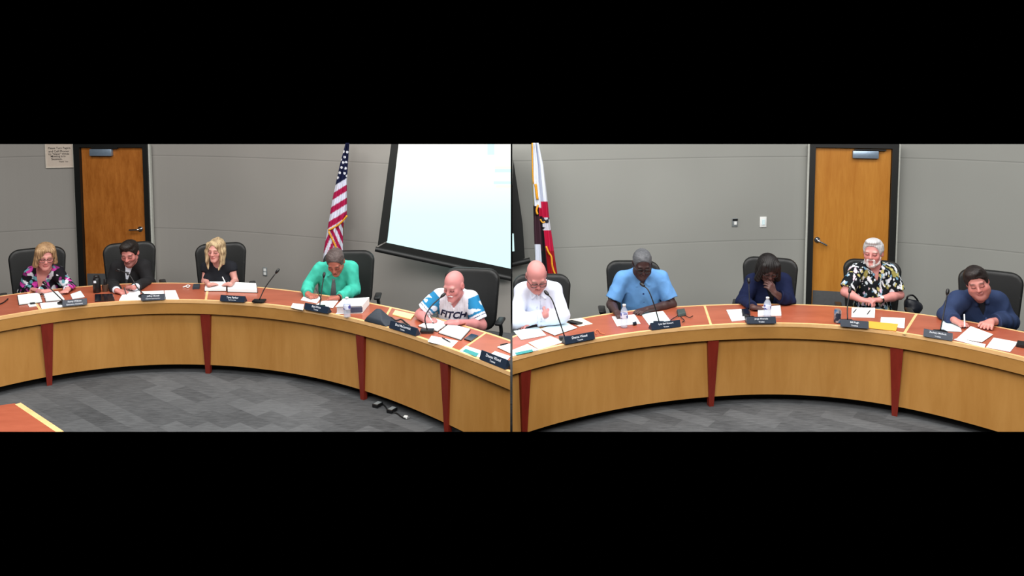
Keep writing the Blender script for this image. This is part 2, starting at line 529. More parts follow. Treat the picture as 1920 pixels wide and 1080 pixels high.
# corner of the clerk's table, in front on the carpet
P = [on_z(x, y, TZ) for x, y in ((-60, 770), (28, 758), (108, 812), (20, 880))]
root = thing('side_table', np.array((P[1][0] - .3, P[1][1] - .3, 0)), 'cherry table corner with maple edge on the carpet before the curved desk', 'table')
dz = np.array((0, 0, 0.03))
link_bm('tabletop', hexa_bm([p - dz for p in P] + list(P)), M['cherry'], root, cuts=[BOT])
a, b = P[1], P[2]; d = (b - a) / np.linalg.norm(b - a); n2 = np.array((-d[1], d[0], 0)); n2 = n2 if n2[0] > 0 else -n2
link_bm('edge_trim', hexa_bm([a - dz, a + n2 * .035 - dz, b + n2 * .035 - dz, b - dz, a, a + n2 * .035, b + n2 * .035, b]), M['nosing'], root, cuts=[BOT])
a2, b2 = P[0], P[1]; d = (b2 - a2) / np.linalg.norm(b2 - a2); m2 = np.array((-d[1], d[0], 0)); m2 = m2 if m2[1] > 0 else -m2
link_bm('edge_trim', hexa_bm([a2 - dz, b2 - dz, b2 + m2 * .02 - dz, a2 + m2 * .02 - dz, a2, b2, b2 + m2 * .02, a2 + m2 * .02]), M['cherry'], root, cuts=[BOT])
for q in (P[0] * .9 + P[2] * .1, P[1] * .88 + P[3] * .12):
    bm = bmesh.new(); q = np.array(q)
    frame_box((q[0], q[1], 0), (1, 0, 0), (0, 1, 0), (0, 0, 1), (-.03, .03), (-.03, .03), (0, TZ - .03), bm=bm)
    link_bm('leg', bm, M['black'], root, cuts=[BOT])
# ------------------------------------------------------------------ smooth bodies from distance fields
def unit(v):
    v = np.array(v, float); return v / (np.linalg.norm(v) + 1e-12)

class Field:
    def __init__(self, lo, hi, h, zc=None, hc=0.014):
        """grid between lo and hi at step h; below zc the vertical step is hc."""
        self.xs = np.arange(lo[0], hi[0] + h, h); self.ys = np.arange(lo[1], hi[1] + h, h)
        if zc is not None and zc > lo[2]:
            self.zs = np.concatenate([np.arange(lo[2], zc - hc * .5, hc), np.arange(zc, hi[2] + h, h)])
        else:
            self.zs = np.arange(lo[2], hi[2] + h, h)
        self.D = np.full((len(self.xs), len(self.ys), len(self.zs)), 0.3, np.float32)
    def _sub(self, lo, hi):
        sl = []
        for a, l, h in ((self.xs, lo[0], hi[0]), (self.ys, lo[1], hi[1]), (self.zs, lo[2], hi[2])):
            sl.append(slice(max(0, np.searchsorted(a, l) - 1), np.searchsorted(a, h) + 1))
        X, Y, Z = np.meshgrid(self.xs[sl[0]], self.ys[sl[1]], self.zs[sl[2]], indexing='ij')
        return tuple(sl), np.stack([X, Y, Z], -1).astype(np.float32)
    def add(self, prim, k=0.02, m=0.03):
        fn, lo, hi = prim
        lo = np.array(lo) - k - m; hi = np.array(hi) + k + m
        sl, P = self._sub(lo, hi)
        if P.size == 0: return
        d = fn(P).astype(np.float32); a = self.D[sl]
        if k > 0:
            h = np.clip(0.5 + 0.5 * (a - d) / k, 0, 1)
            self.D[sl] = a * (1 - h) + d * h - k * h * (1 - h)
        else:
            self.D[sl] = np.minimum(a, d)
    def sub(self, prim, k=0.01, m=0.03):
        fn, lo, hi = prim
        lo = np.array(lo) - k - m; hi = np.array(hi) + k + m
        sl, P = self._sub(lo, hi)
        if P.size == 0: return
        d = -fn(P).astype(np.float32); a = self.D[sl]
        if k > 0:
            h = np.clip(0.5 + 0.5 * (d - a) / k, 0, 1)
            self.D[sl] = a * (1 - h) + d * h + k * h * (1 - h)
        else:
            self.D[sl] = np.maximum(a, d)
    def warp(self, fn):
        X, Y, Z = np.meshgrid(self.xs, self.ys, self.zs, indexing='ij')
        near = np.abs(self.D) < 0.05
        P = np.stack([X[near], Y[near], Z[near]], -1)
        self.D[near] += fn(P).astype(np.float32)
    def mesh(self):
        D = self.D; nx, ny, nz = D.shape
        D[0] = D[-1] = 0.1; D[:, 0] = 0.1; D[:, -1] = 0.1; D[:, :, 0] = 0.1; D[:, :, -1] = 0.1
        S = D < 0
        cnt = np.zeros((nx - 1, ny - 1, nz - 1), np.int8)
        for i in (0, 1):
            for j in (0, 1):
                for k in (0, 1):
                    cnt += S[i:nx - 1 + i, j:ny - 1 + j, k:nz - 1 + k]
        act = (cnt > 0) & (cnt < 8)
        I = np.argwhere(act)
        idx = np.full(act.shape, -1, np.int64); idx[act] = np.arange(len(I))
        acc = np.zeros((len(I), 3)); n = np.zeros(len(I))
        cor = [(i, j, k) for i in (0, 1) for j in (0, 1) for k in (0, 1)]
        val = {c: D[I[:, 0] + c[0], I[:, 1] + c[1], I[:, 2] + c[2]] for c in cor}
        for a in cor:
            for ax in range(3):
                if a[ax]: continue
                b = list(a); b[ax] = 1; b = tuple(b)
                va, vb = val[a], val[b]
                x = (va < 0) != (vb < 0)
                t = np.where(x, va / np.where(x, va - vb, 1), 0)
                p = np.tile(np.array(a, float), (len(I), 1)); p[:, ax] = t
                acc[x] += p[x]; n[x] += 1
        q = I + acc / np.maximum(n, 1)[:, None]
        V = np.stack([np.interp(q[:, i], np.arange(len(g)), g) for i, g in enumerate((self.xs, self.ys, self.zs))], 1)
        F = []
        for ax in range(3):
            o = [slice(1, s - 1) for s in D.shape]
            o[ax] = slice(0, D.shape[ax] - 1)
            o2 = list(o); o2[ax] = slice(1, D.shape[ax])
            A, B = S[tuple(o)], S[tuple(o2)]
            E = np.argwhere(A != B)
            base = E + np.array([0 if i == ax else 1 for i in range(3)])
            u, v = [(1, 2), (2, 0), (0, 1)][ax]
            def at(du, dv):
                c = base.copy(); c[:, u] -= du; c[:, v] -= dv
                return idx[c[:, 0], c[:, 1], c[:, 2]]
            Q = np.stack([at(1, 1), at(0, 1), at(0, 0), at(1, 0)], 1)
            fl = ~A[tuple(E.T)] if len(E) else np.zeros(0, bool)
            Q[fl] = Q[fl][:, ::-1]
            F.append(Q)
        F = np.concatenate(F)
        return V, F[(F >= 0).all(1)]

def thin_mesh(V, F, ratio):
    """collapse to a share of the faces; returns triangles/quads as arrays."""
    me = bpy.data.meshes.new('t'); me.from_pydata(V.tolist(), [], F.tolist())
    ob = bpy.data.objects.new('t', me); COL.objects.link(ob)
    md = ob.modifiers.new('d', 'DECIMATE'); md.ratio = ratio
    dg = bpy.context.evaluated_depsgraph_get()
    ev = ob.evaluated_get(dg).to_mesh()
    V2 = np.zeros(len(ev.vertices) * 3); ev.vertices.foreach_get('co', V2); V2 = V2.reshape(-1, 3)
    F2 = [tuple(p.vertices) for p in ev.polygons]
    ob.evaluated_get(dg).to_mesh_clear()
    bpy.data.objects.remove(ob); bpy.data.meshes.remove(me)
    return V2, F2

# primitives: (function, low corner, high corner)
def capsule(a, b, ra, rb=None, plane=None):
    a = np.array(a, float); b = np.array(b, float); rb = ra if rb is None else rb
    ab = (b - a).astype(np.float32); L2 = float(ab.dot(ab)) + 1e-9; r = max(ra, rb)
    def fn(P):
        pa = P - a.astype(np.float32)
        t = np.clip((pa @ ab) / L2, 0, 1)
        d = np.linalg.norm(pa - t[..., None] * ab, axis=-1) - (ra + (rb - ra) * t)
        if plane is not None:
            d = np.maximum(d, (P - plane[0].astype(np.float32)) @ plane[1].astype(np.float32))
        return d
    return fn, np.minimum(a, b) - r, np.maximum(a, b) + r

def ellip(c, r, Rm=None, plane=None):
    c = np.array(c, float); r = np.array(r, float); Rm = np.eye(3) if Rm is None else Rm
    def fn(P):
        q = ((P - c.astype(np.float32)) @ Rm.astype(np.float32))
        k0 = np.linalg.norm(q / r.astype(np.float32), axis=-1); k1 = np.linalg.norm(q / (r * r).astype(np.float32), axis=-1)
        d = k0 * (k0 - 1) / np.maximum(k1, 1e-6)
        if plane is not None:
            d = np.maximum(d, plane(q))
        return d
    e = np.abs(Rm) @ r
    return fn, c - e, c + e

def rbox(c, r, Rm, rad):
    c = np.array(c, float); r = np.array(r, float)
    def fn(P):
        q = np.abs((P - c.astype(np.float32)) @ Rm.astype(np.float32)) - (r - rad).astype(np.float32)
        return np.linalg.norm(np.maximum(q, 0), axis=-1) + np.minimum(q.max(-1), 0) - rad
    e = np.abs(Rm) @ r
    return fn, c - e, c + e

def rot(pitch=0, yaw=0, roll=0):
    """columns are the turned axes: pitch nods the face down, yaw turns it to +x, roll tips the crown to -x."""
    cx, sx = math.cos(R(pitch)), math.sin(R(pitch)); cz, sz = math.cos(R(yaw)), math.sin(R(yaw)); cy, sy = math.cos(R(-roll)), math.sin(R(-roll))
    Rx = np.array(((1, 0, 0), (0, cx, -sx), (0, sx, cx)))
    Rz = np.array(((cz, -sz, 0), (sz, cz, 0), (0, 0, 1)))
    Ry = np.array(((cy, 0, sy), (0, 1, 0), (-sy, 0, cy)))
    return Rz @ Rx @ Ry

def hnoise(P, f, seed=0.0):
    x, y, z = P[..., 0] * f + seed, P[..., 1] * f + seed * 1.7, P[..., 2] * f - seed
    return (np.sin(x + 1.3 * np.sin(y * 1.1 + z * .7)) * np.sin(y * .9 + 1.1 * np.sin(z * 1.3 + x * .6)) + np.sin(z * 1.2 + 1.5 * np.sin(x * .8 + y * .5))) * 0.5

# ------------------------------------------------------------------ head, hand
def head_prims(F, c, Rm, s, female=False, jaw=1.0, cheeks=0.0):
    L = lambda *p: c + Rm @ (np.array(p) * s)
    E = lambda p, r, k: F.add(ellip(L(*p), np.array(r) * s, Rm), k * s)
    C = lambda p, q, a, b, k: F.add(capsule(L(*p), L(*q), a * s, b * s), k * s)
    E((0, .014, .030), (.076, .097, .086), 0.0)
    E((0, -.022, -.036), (.062 * jaw, .068, .078), .03)
    C((.048 * jaw, .004, -.062), (.012, -.068, -.100), .020, .020, .03)
    C((-.048 * jaw, .004, -.062), (-.012, -.068, -.100), .020, .020, .03)
    E((0, -.078, -.100), (.022 * jaw, .016, .016), .02)
    if cheeks:
        for sx in (-1, 1): E((sx * .05, -.035, -.06), (.03, .035, .04), .03)
        E((0, -.03, -.115), (.05, .05, .03), .03)
    C((-.036, -.078, .020), (.036, -.078, .020), .013, .013, .016)
    for sx in (-1, 1):
        E((sx * .042, -.060, -.028), (.022, .020, .024), .02)
        F.sub(ellip(L(sx * .031, -.100, -.001), np.array((.019, .016, .012)) * s, Rm), .012 * s)
        E((sx * .031, -.0785, -.002), (.0145, .0135, .0125), .003)
    C((0, -.086, .010), (0, -.107, -.028), .0085, .0125, .012)
    for sx in (-1, 1): E((sx * .012, -.098, -.031), (.009, .010, .008), .006)
    E((0, -.092, -.058), (.024, .010, .0065), .006)
    E((0, -.089, -.070), (.021, .010, .0075), .006)
    for sx in (-1, 1): F.sub(capsule(L(0, -.102, -.0625), L(sx * .024, -.090, -.0675), .0026 * s, .0022 * s), .003 * s)
    for sx in (-1, 1):
        E((sx * .078, .014, -.006), (.010, .022, .032), .010)
        F.sub(ellip(L(sx * .088, .010, -.004), np.array((.006, .011, .018)) * s, Rm), .006 * s)

def head_color(V, c, Rm, s, tone, brow, lip, beard=None, beard_f=None):
    q = ((V - c) @ Rm) / s
    x, y, z = q[:, 0], q[:, 1], q[:, 2]; ax = np.abs(x)
    col = np.tile(np.array(tone), (len(V), 1))
    def mixin(w, rgb):
        nonlocal col
        w = np.clip(w, 0, 1)[:, None]; col = col * (1 - w) + np.array(rgb) * w
    inh = (np.abs(q) < 0.16).all(1)
    front = inh & (y < -.03)
    t = np.array(tone)
    mixin(front * np.exp(-(((ax - .043) / .02) ** 2 + ((z + .032) / .02) ** 2)) * .55, t * np.array((1.02, .72, .70)))
    mixin(front * np.exp(-((x / .015) ** 2 + ((z + .028) / .016) ** 2)) * .5, t * np.array((1.0, .70, .68)))
    mixin(inh * np.exp(-(((ax - .085) / .012) ** 2 + ((z + .006) / .03) ** 2)) * .5, t * np.array((1.0, .66, .62)))
    mixin(front * np.exp(-(((ax - .031) / .022) ** 4 + ((z + .002) / .016) ** 4)) * .55, t * np.array((.62, .50, .50)))
    mixin(front * (np.abs(z + .0075 - .10 * (ax - .031) ** 2) < .0042) * (np.abs(ax - .031) < .018) * .9, t * .18)
    mixin(front * np.exp(-(((ax - .034) / .021) ** 4 + ((z - .026 + (ax - .03) ** 2 * 8) / .0065) ** 4)) * .85, brow)
    mixin(front * (y < -.06) * np.exp(-((x / .024) ** 4 + ((z + .064) / .012) ** 4)) * .8, lip)
    if beard is not None:
        mixin(front * beard_f(x, y, z), beard)
    return col

def hand_prims(F, W, tip, n, side, s=1.0, curl=(25, 35, 25), spread=1.0, thumb=1.0, fold=None):
    """W wrist, tip gives the direction, n the back of the hand, side +1/-1 puts the thumb."""
    W = np.array(W, float); f = unit(np.array(tip) - W); n = unit(n - f * np.dot(n, f)); l = np.cross(f, n) * side
    kn = []
    for i, (lo, fo) in enumerate(((.031, .086), (.0105, .091), (-.0105, .087), (-.030, .078))):
        k = W + f * fo * s + l * lo * s * (0.85 + .15 * spread); kn.append(k)
        F.add(capsule(W + l * lo * .45 * s + f * .01, k, .0155 * s, .0125 * s), .014 * s)
    lens = (.070, .078, .073, .057)
    for i in range(4):
        p = kn[i]; ang = 0.0
        c = curl if fold is None else fold[i]
        d0 = unit(f + l * (.13, .04, -.05, -.15)[i] * spread)
        for j, (fr, ra, rb) in enumerate(((.44, .0105, .0095), (.31, .0095, .0088), (.25, .0088, .0074))):
            ang += R(c[j])
            d = d0 * math.cos(ang) - n * math.sin(ang)
            q = p + d * lens[i] * fr * s
            F.add(capsule(p, q, ra * s, rb * s), .004 * s); p = q
    a = W + f * .022 * s + l * .024 * s - n * .004
    b = a + unit(f * .65 + l * .75 * thumb - n * .25) * .046 * s
    c = b + unit(f * 1.0 + l * .15 * thumb - n * .30) * .030 * s
    e = c + unit(f * 1.0 - l * .10 * thumb - n * .40) * .024 * s
    F.add(capsule(a, b, .0155 * s, .0125 * s), .012 * s)
    F.add(capsule(b, c, .0120 * s, .0105 * s), .004 * s)
    F.add(capsule(c, e, .0105 * s, .0085 * s), .004 * s)
    return kn
# ------------------------------------------------------------------ seated people
M['skin'] = vcol_mat('skin', 0.5, 0.05, 120.0, 0.35)
M['hair'] = vcol_mat('hair', 0.5, 0.35, 160.0, 0.3)
M['cloth'] = vcol_mat('woven_cloth', 0.85, 0.10, 70.0, 0.2)
M['trousers'] = plain('dark_trousers', (40, 42, 48), 0.85)
M['shorts'] = plain('khaki_shorts', (150, 150, 138), 0.85)
M['spec_frame'] = plain('spectacle_frame', (18, 18, 20), 0.35)

def edgeY(px, right):
    """depth of the desk's rear edge under a picture column."""
    pl = BR if right else BL
    Y = 8.0
    for _ in range(8):
        Y = float(np.polyval(pl[0], on_y(px, 570, Y)[0]))
    return Y

def torso_frame(S):
    A, B, Pv = S['A'], S['B'], S['P']
    mid = (A + B) / 2
    t = unit(mid - Pv); x = unit(B - A); x = unit(x - t * x.dot(t)); y = np.cross(t, x)
    return mid, t, np.stack([x, y, t], 1)

def torso_prims(F, S, g=0.0, hem=None):
    mid, t, Rt = torso_frame(S); Pv = S['P']; L = np.linalg.norm(mid - Pv)
    x, y = Rt[:, 0], Rt[:, 1]
    w = np.linalg.norm(S['B'] - S['A']) / 2
    b = S.get('belly', 1.0); ch = S.get('chest', 1.0)
    F.add(ellip(Pv + t * L * .70 + y * .01, (w * .92 + .025 + g, .118 * ch + g, L * .36 + g), Rt), .0)
    F.add(ellip(Pv + t * L * .33 - y * (.03 * (b - 1) + .005), ((w * .86 + .02) * (.6 + .4 * b) + g, .118 * b + g, L * .42 + g), Rt), .08)
    F.add(ellip(Pv + (0, 0, .03), (.175 * (.5 + .5 * b) + g, .14 + g, .12 + g)), .06)
    F.add(capsule(S['A'] - t * .03, S['B'] - t * .03, .052 * S.get('arm', 1) + g), .06)
    F.add(capsule(S['A'] + t * .005, S['N'] + t * .035, .040 + g, .046 + g), .05)
    F.add(capsule(S['B'] + t * .005, S['N'] + t * .035, .040 + g, .046 + g), .05)
    if S.get('bust'):
        for sx in (-1, 1):
            F.add(ellip(Pv + t * L * .62 + x * sx * .075 - y * .085, (.07 + g, .06 + g, .07 + g), Rt), .05)

def arm_prims(F, S, g=0.0, cuts=(2.0, 2.0), flare=0.0):
    k = S.get('arm', 1.0)
    for (sh, el, wr, c) in ((S['A'], S['EA'], S['WA'], cuts[0]), (S['B'], S['EB'], S['WB'], cuts[1])):
        if c <= 0: continue
        u = min(c, 1.0)
        d = unit(el - sh); e = sh + (el - sh) * u
        r1 = .056 * k + (.044 * k - .056 * k) * u
        pl = (e, d) if c < 1 else None
        F.add(capsule(sh, el if c >= 1 else el, .052 * k + g, .043 * k + g + flare, plane=pl), .03 if g == 0 else .025)
        if c > 1:
            v = c - 1; d = unit(wr - el); e = el + (wr - el) * v
            pl = (e, d) if c < 2 else None
            mid = el + (wr - el) * .35
            F.add(capsule(el, mid, .043 * k + g, .042 * k + g, plane=pl), .02)
            F.add(capsule(mid, wr, .042 * k + g, .027 * (.5 + .5 * k) + g + flare, plane=pl), .02)

def bounds(S, pad=0.16, z0=None):
    pts = np.array([S[k] for k in ('A', 'B', 'EA', 'EB', 'WA', 'WB', 'TA', 'TB', 'P', 'N', 'H')])
    lo, hi = pts.min(0) - pad, pts.max(0) + pad
    if z0 is not None: lo[2] = z0
    return lo, hi

def neck_v(S, r, vdepth, vwidth):
    """opening of a garment: a hole round the neck and a V down the chest."""
    mid, t, Rt = torso_frame(S); N = S['N']
    def fn(P):
        q = (P - N.astype(np.float32)) @ Rt.astype(np.float32)
        wd = vwidth * np.clip((q[..., 2] + vdepth) / vdepth, 0, 2)
        return np.maximum(np.maximum((np.abs(q[..., 0]) - wd) * .9, -q[..., 2] - vdepth), q[..., 1] + .02)
    return fn, N - (.25, .30, vdepth + .05), N + (.25, .15, .15)

def localfn(c, Rm, s, fn, lo, hi):
    cs = [c + Rm @ (np.array((a, b, d)) * s) for a in (lo[0], hi[0]) for b in (lo[1], hi[1]) for d in (lo[2], hi[2])]
    cs = np.array(cs)
    f = lambda P: fn(((P - c.astype(np.float32)) @ Rm.astype(np.float32)) / s) * s
    return f, cs.min(0), cs.max(0)

def hair_field(S, style, thick=1.0):
    c, Rm, s = S['H'], S['RH'], S['hs']
    low = {'long': .36, 'bob': .22, 'bobdark': .26}.get(style, .15)
    F = Field(c - (.18, .18, low), c + (.18, .18, .18), .0048)
    L = lambda *p: c + Rm @ (np.array(p) * s)
    E = lambda p, r, k: F.add(ellip(L(*p), np.array(r) * s, Rm), k * s)
    C = lambda p, q, a, b, k: F.add(capsule(L(*p), L(*q), a * s, b * s), k * s)
    t = .010 * thick
    if style in ('short', 'crop', 'full', 'white'):
        E((0, .018, .034), (.078 + t, .099 + t, .086 + t), 0)
        if style == 'full':
            E((-.01, -.045, .102), (.058, .045, .028), .02); E((.0, -.01, .112), (.06, .06, .022), .02)
        if style == 'white':
            E((0, -.03, .105), (.06, .06, .025), .02)
        hl = {'short': 0, 'crop': .022, 'full': .006, 'white': .012}[style]
        ys = (-.2, -.10, -.070, -.050, -.036, -.02, .0, .022, .04, .07, .13)
        zs = (.078 + hl, .072 + hl, .060 + hl, .030, -.012, -.022, .012, .012, -.03, -.070, -.085)
        zf = lambda y: np.interp(y, ys, zs)
        F.sub(localfn(c, Rm, s, lambda q: np.maximum(q[..., 2] - zf(q[..., 1]), -.03) * .7, (-.14, -.16, -.16), (.14, .16, .13)), .004)
        F.warp(lambda P: .0016 * hnoise(P, 110, 1.0) + .0010 * hnoise(P, 230, 4.0))
    elif style == 'long':
        E((0, .016, .034), (.085, .106, .094), 0)
        E((0, .060, -.05), (.080, .056, .14), .03)
        for sx in (-1, 1):
            C((sx * .060, -.050, .075), (sx * .080, -.040, -.01), .026, .026, .02)
            C((sx * .080, -.040, -.01), (sx * .078, -.062, -.125), .026, .020, .02)
            C((sx * .082, .0, .0), (sx * .092, -.03, -.150), .026, .012, .02)
            C((sx * .078, -.06, -.12), (sx * .060, -.085, -.20), .018, .008, .01)
        C((.0, -.02, .122), (.02, .01, .128), .020, .020, .015)
        F.sub(ellip(L(-.006, -.115, -.020), np.array((.056, .088, .108)) * s, Rm), .008)
        F.warp(lambda P: .0022 * np.sin(np.arctan2(P[:, 1] - c[1], P[:, 0] - c[0]) * 34 + 4 * hnoise(P, 14, 2)) + .001 * hnoise(P, 90, 3))
    elif style == 'bob':
        E((0, .016, .036), (.092, .112, .098), 0)
        E((0, .045, -.045), (.094, .075, .10), .03)
        C((-.060, -.055, .070), (-.086, -.045, -.075), .034, .026, .02)
        C((.058, -.045, .078), (.088, -.022, -.060), .024, .022, .02)
        C((-.030, -.075, .085), (-.072, -.062, .0), .020, .016, .015); C((-.072, -.062, .0), (-.078, -.062, -.06), .016, .014, .015)
        F.sub(ellip(L(.018, -.118, -.022), np.array((.062, .090, .108)) * s, Rm), .008)
        F.warp(lambda P: .0018 * np.sin(np.arctan2(P[:, 1] - c[1], P[:, 0] - c[0]) * 32 + 3 * hnoise(P, 12, 2)))
    elif style == 'bobdark':
        E((0, .018, .038), (.098, .116, .104), 0)
        E((0, .05, -.05), (.104, .080, .12), .03)
        for sx in (-1, 1):
            C((sx * .058, -.05, .08), (sx * .094, -.035, -.09), .034, .030, .02)
        F.sub(ellip(L(0, -.120, -.045), np.array((.056, .085, .095)) * s, Rm), .008)
        F.warp(lambda P: .0016 * np.sin(np.arctan2(P[:, 1] - c[1], P[:, 0] - c[0]) * 32 + 3 * hnoise(P, 12, 2)))
    return F

def beard_field(S, kind):
    c, Rm, s = S['H'], S['RH'], S['hs']
    F = Field(c - (.15, .17, .17), c + (.15, .15, .12), .0045)
    L = lambda *p: c + Rm @ (np.array(p) * s)
    E = lambda p, r, k: F.add(ellip(L(*p), np.array(r) * s, Rm), k * s)
    C = lambda p, q, a, b, k: F.add(capsule(L(*p), L(*q), a * s, b * s), k * s)
    E((0, -.078, -.102), (.024, .021, .024), 0)
    C((-.027, -.086, -.056), (0, -.096, -.048), .005, .0065, .006); C((.027, -.086, -.056), (0, -.096, -.048), .005, .0065, .006)
    if kind == 'full':
        C((-.03, -.088, -.056), (-.026, -.08, -.10), .009, .012, .01); C((.03, -.088, -.056), (.026, -.08, -.10), .009, .012, .01)
        for sx in (-1, 1):
            C((sx * .062, -.01, -.035), (sx * .050, -.03, -.085), .010, .016, .01); C((sx * .050, -.03, -.085), (sx * .018, -.075, -.108), .018, .018, .012)
    F.warp(lambda P: .002 * hnoise(P, 160, 1.0))
    return F

def spectacles(S, root, w=.030, h=.019, r=.0022):
    c, Rm, s = S['H'], S['RH'], S['hs']
    L = lambda *p: c + Rm @ (np.array(p) * s)
    bm = bmesh.new()
    for sx in (-1, 1):
        ring = []
        for k in range(17):
            a = 2 * math.pi * k / 16
            ca, sa = math.cos(a), math.sin(a)
            ring.append(L(sx * .033 + w * .93 * math.copysign(abs(ca) ** .7, ca), -.104 + .006 * abs(ca), -.004 + h * math.copysign(abs(sa) ** .7, sa)))
        add_tube(bm, ring, r, 6, caps=False)
        add_tube(bm, [L(sx * .061, -.098, .004), L(sx * .080, -.05, .004), L(sx * .085, .01, .004), L(sx * .082, .03, -.012)], r, 6)
    add_tube(bm, [L(-.006, -.106, .0), L(0, -.109, .003), L(.006, -.106, .0)], r, 6)
    link_bm('spectacles', bm, M['spec_frame'], root, smooth=True)

PEOPLE = {}
def desk_block(S, right):
    pl = BR if right else BL
    def fn(P):
        yb = np.polyval(pl[0], P[..., 0]) + .004
        return np.maximum(np.maximum(P[..., 2] - (TZ + S.get('rest', .006)), .66 - P[..., 2]), (P[..., 1] - yb) * .8)
    lo = S['P'] + np.array((-.9, -1.1, 0)); hi = S['P'] + np.array((.9, .3, 0)); lo[2] = .6; hi[2] = TZ + .05
    return fn, lo, hi

def person(key, label, px, off, right, H, A, B, EA, EB, TA, TB, WA, WB, head, skin, garments, hair=None, **kw):
    """A/B shoulders, EA/EB elbows, WA/WB wrists, TA/TB fingertips; 'A' is the picture's left.
    each point: (px, py, dy) on the plane at depth D + dy, or (px, py, 'z', height)."""
    D = edgeY(px, right) + off
    def pt(q):
        return on_z(q[0], q[1], q[3]) if len(q) == 4 else on_y(q[0], q[1], D + q[2])
    S = dict(kw); S['D'] = D
    for k, q in (('H', H), ('A', A), ('B', B), ('EA', EA), ('EB', EB), ('WA', WA), ('WB', WB), ('TA', TA), ('TB', TB)): S[k] = pt(q)
    mid = (S['A'] + S['B']) / 2
    py_ = max(D + kw.get('hipy', .16), edgeY(px, right) + .20)
    S['P'] = np.array((mid[0] * py_ / mid[1] + kw.get('hipx', 0), py_, .57)); S['px'] = px
    t = unit(mid - S['P']); S['N'] = mid + t * .035 + np.array((0, .015, 0))
    S['RH'] = rot(*head[:3]); S['hs'] = head[3] if len(head) > 3 else 1.08
    root = thing('person', (S['P'][0], S['P'][1], 0), label, 'person')
    # ---- body
    lo, hi = bounds(S, .15, 0.0)
    lo[1] = min(lo[1], S['P'][1] - .68)
    F = Field(lo, hi, .0052, 0.72, .018)
    torso_prims(F, S)
    arm_prims(F, S)
    c, Rm, s = S['H'], S['RH'], S['hs']
    gx = S.get('arm', 1.0)
    F.add(capsule(S['N'] - t * .03, c + Rm @ (np.array((0, .022, -.055)) * s), .056 * (.6 + .4 * gx), .052 * (.7 + .3 * gx)), .03)
    Pv = S['P']
    for sx in (-1, 1):
        hip = Pv + (sx * .095, 0, .0); kn = np.array((Pv[0] + sx * .15, Pv[1] - kw.get('knee', .44), .53)); an = np.array((kn[0], kn[1] + .06, .09))
        F.add(capsule(hip, kn, .085, .060), .03); F.add(capsule(kn, an, .056, .040), .02); F.add(capsule(an - (0, -.03, .035), an + (0, -.17, -.045), .040, .032), .02)
    Fh = F
    n0 = kw.get('nA', (0, -.1, 1)); n1 = kw.get('nB', (0, -.1, 1))
    head_prims(Fh, c, Rm, s, jaw=kw.get('jaw', 1.0), cheeks=kw.get('cheeks', 0))
    hsz = kw.get('hand', 1.0)
    # the thumb lies towards the body's middle when the back of the hand is up
    hand_prims(F, S['WA'], S['TA'], n0, -1 * kw.get('sideA', 1), hsz, kw.get('curlA', (25, 35, 25)), fold=kw.get('foldA'))
    hand_prims(F, S['WB'], S['TB'], n1, 1 * kw.get('sideB', 1), hsz, kw.get('curlB', (25, 35, 25)), fold=kw.get('foldB'))
    F.sub(desk_block(S, right), 0)
    V, Q = F.mesh()
    V, Q = thin_mesh(V, Q, .45)
    tone = np.array(lin(skin)[:3])
    col = head_color(V, c, Rm, s, tone, np.array(lin(kw.get('brow', (70, 50, 40)))[:3]), np.array(lin(kw.get('lip', (150, 80, 76)))[:3]),
                     np.array(lin(kw['stubble'])[:3]) if 'stubble' in kw else None,
                     kw.get('stubble_f', lambda x, y, z: (z < -.042) * .5 * (z > -.14)))
    if 'scalp' in kw:
        q = ((V - c) @ Rm) / s
        wgt = np.clip(kw['scalp_f'](q[:, 0], q[:, 1], q[:, 2]), 0, 1)[:, None] * (np.abs(q) < .15).all(1)[:, None]
        col = col * (1 - wgt) + np.array(lin(kw['scalp'])[:3]) * wgt
    col = col * (1 + .05 * hnoise(V, 60, 3.0))[:, None]
    link_np('body', V, Q, M['skin'], root, True, np.clip(col, 0, 1), cuts=kw.get('cuts', ()))
    # ---- garments
    for gname, gd in garments:
        lo2, hi2 = bounds(S, .17, .50)
        G = Field(lo2, hi2, .0062)
        torso_prims(G, S, gd['g'])
        arm_prims(G, S, gd['g'] + gd.get('sg', 0.0), gd['sleeve'] if isinstance(gd['sleeve'], tuple) else (gd['sleeve'],) * 2, gd.get('flare', 0))
        if gd.get('cap'):
            for sh in (S['A'], S['B']): G.add(ellip(sh, (.068, .068, .06)), .03)
        amp = gd.get('fold', .005)
        sd = px * .013
        G.warp(lambda P: amp * (1.5 * (np.abs(hnoise(P * np.array((1, 1, .7)), 22, sd)) - .35) + .5 * hnoise(P * np.array((1, 1, .5)), 52, sd + 2)))
        if 'neck' in gd:
            r, vd, vw = gd['neck']
            G.sub(capsule(S['N'] + t * .01, c + Rm @ (np.array((0, .01, -.05)) * s), r, r * 1.05), .008)
            G.sub(capsule(S['N'] - unit(np.array((0, 1.0, 0))) * .045 + t * .02, c + Rm @ (np.array((0, -.05, -.10)) * s), r * .8, r * .7), .012)
            if vd > 0: G.sub(neck_v(S, r, vd, vw), .006)
        if 'collar' in gd:
            mid_, t_, Rt = torso_frame(S); N = S['N']; cw = gd['collar']
            Lc = lambda *p: N + Rt @ np.array(p)
            for sx in (-1, 1):
                pts = [Lc(0, .066, .058), Lc(sx * .062, .034, .050), Lc(sx * .068, -.030, .024), Lc(sx * .026, -.100, -.030)]
                for i in range(3): G.add(capsule(pts[i], pts[i + 1], cw), .012)
                G.add(capsule(pts[2] + Rt @ np.array((sx * .004, -.008, -.010)), Lc(sx * .062, -.108, -.052), cw * .9, cw * .7), .010)
                G.add(capsule(pts[3], Lc(sx * .058, -.106, -.058), cw * .8, cw * .7), .010)
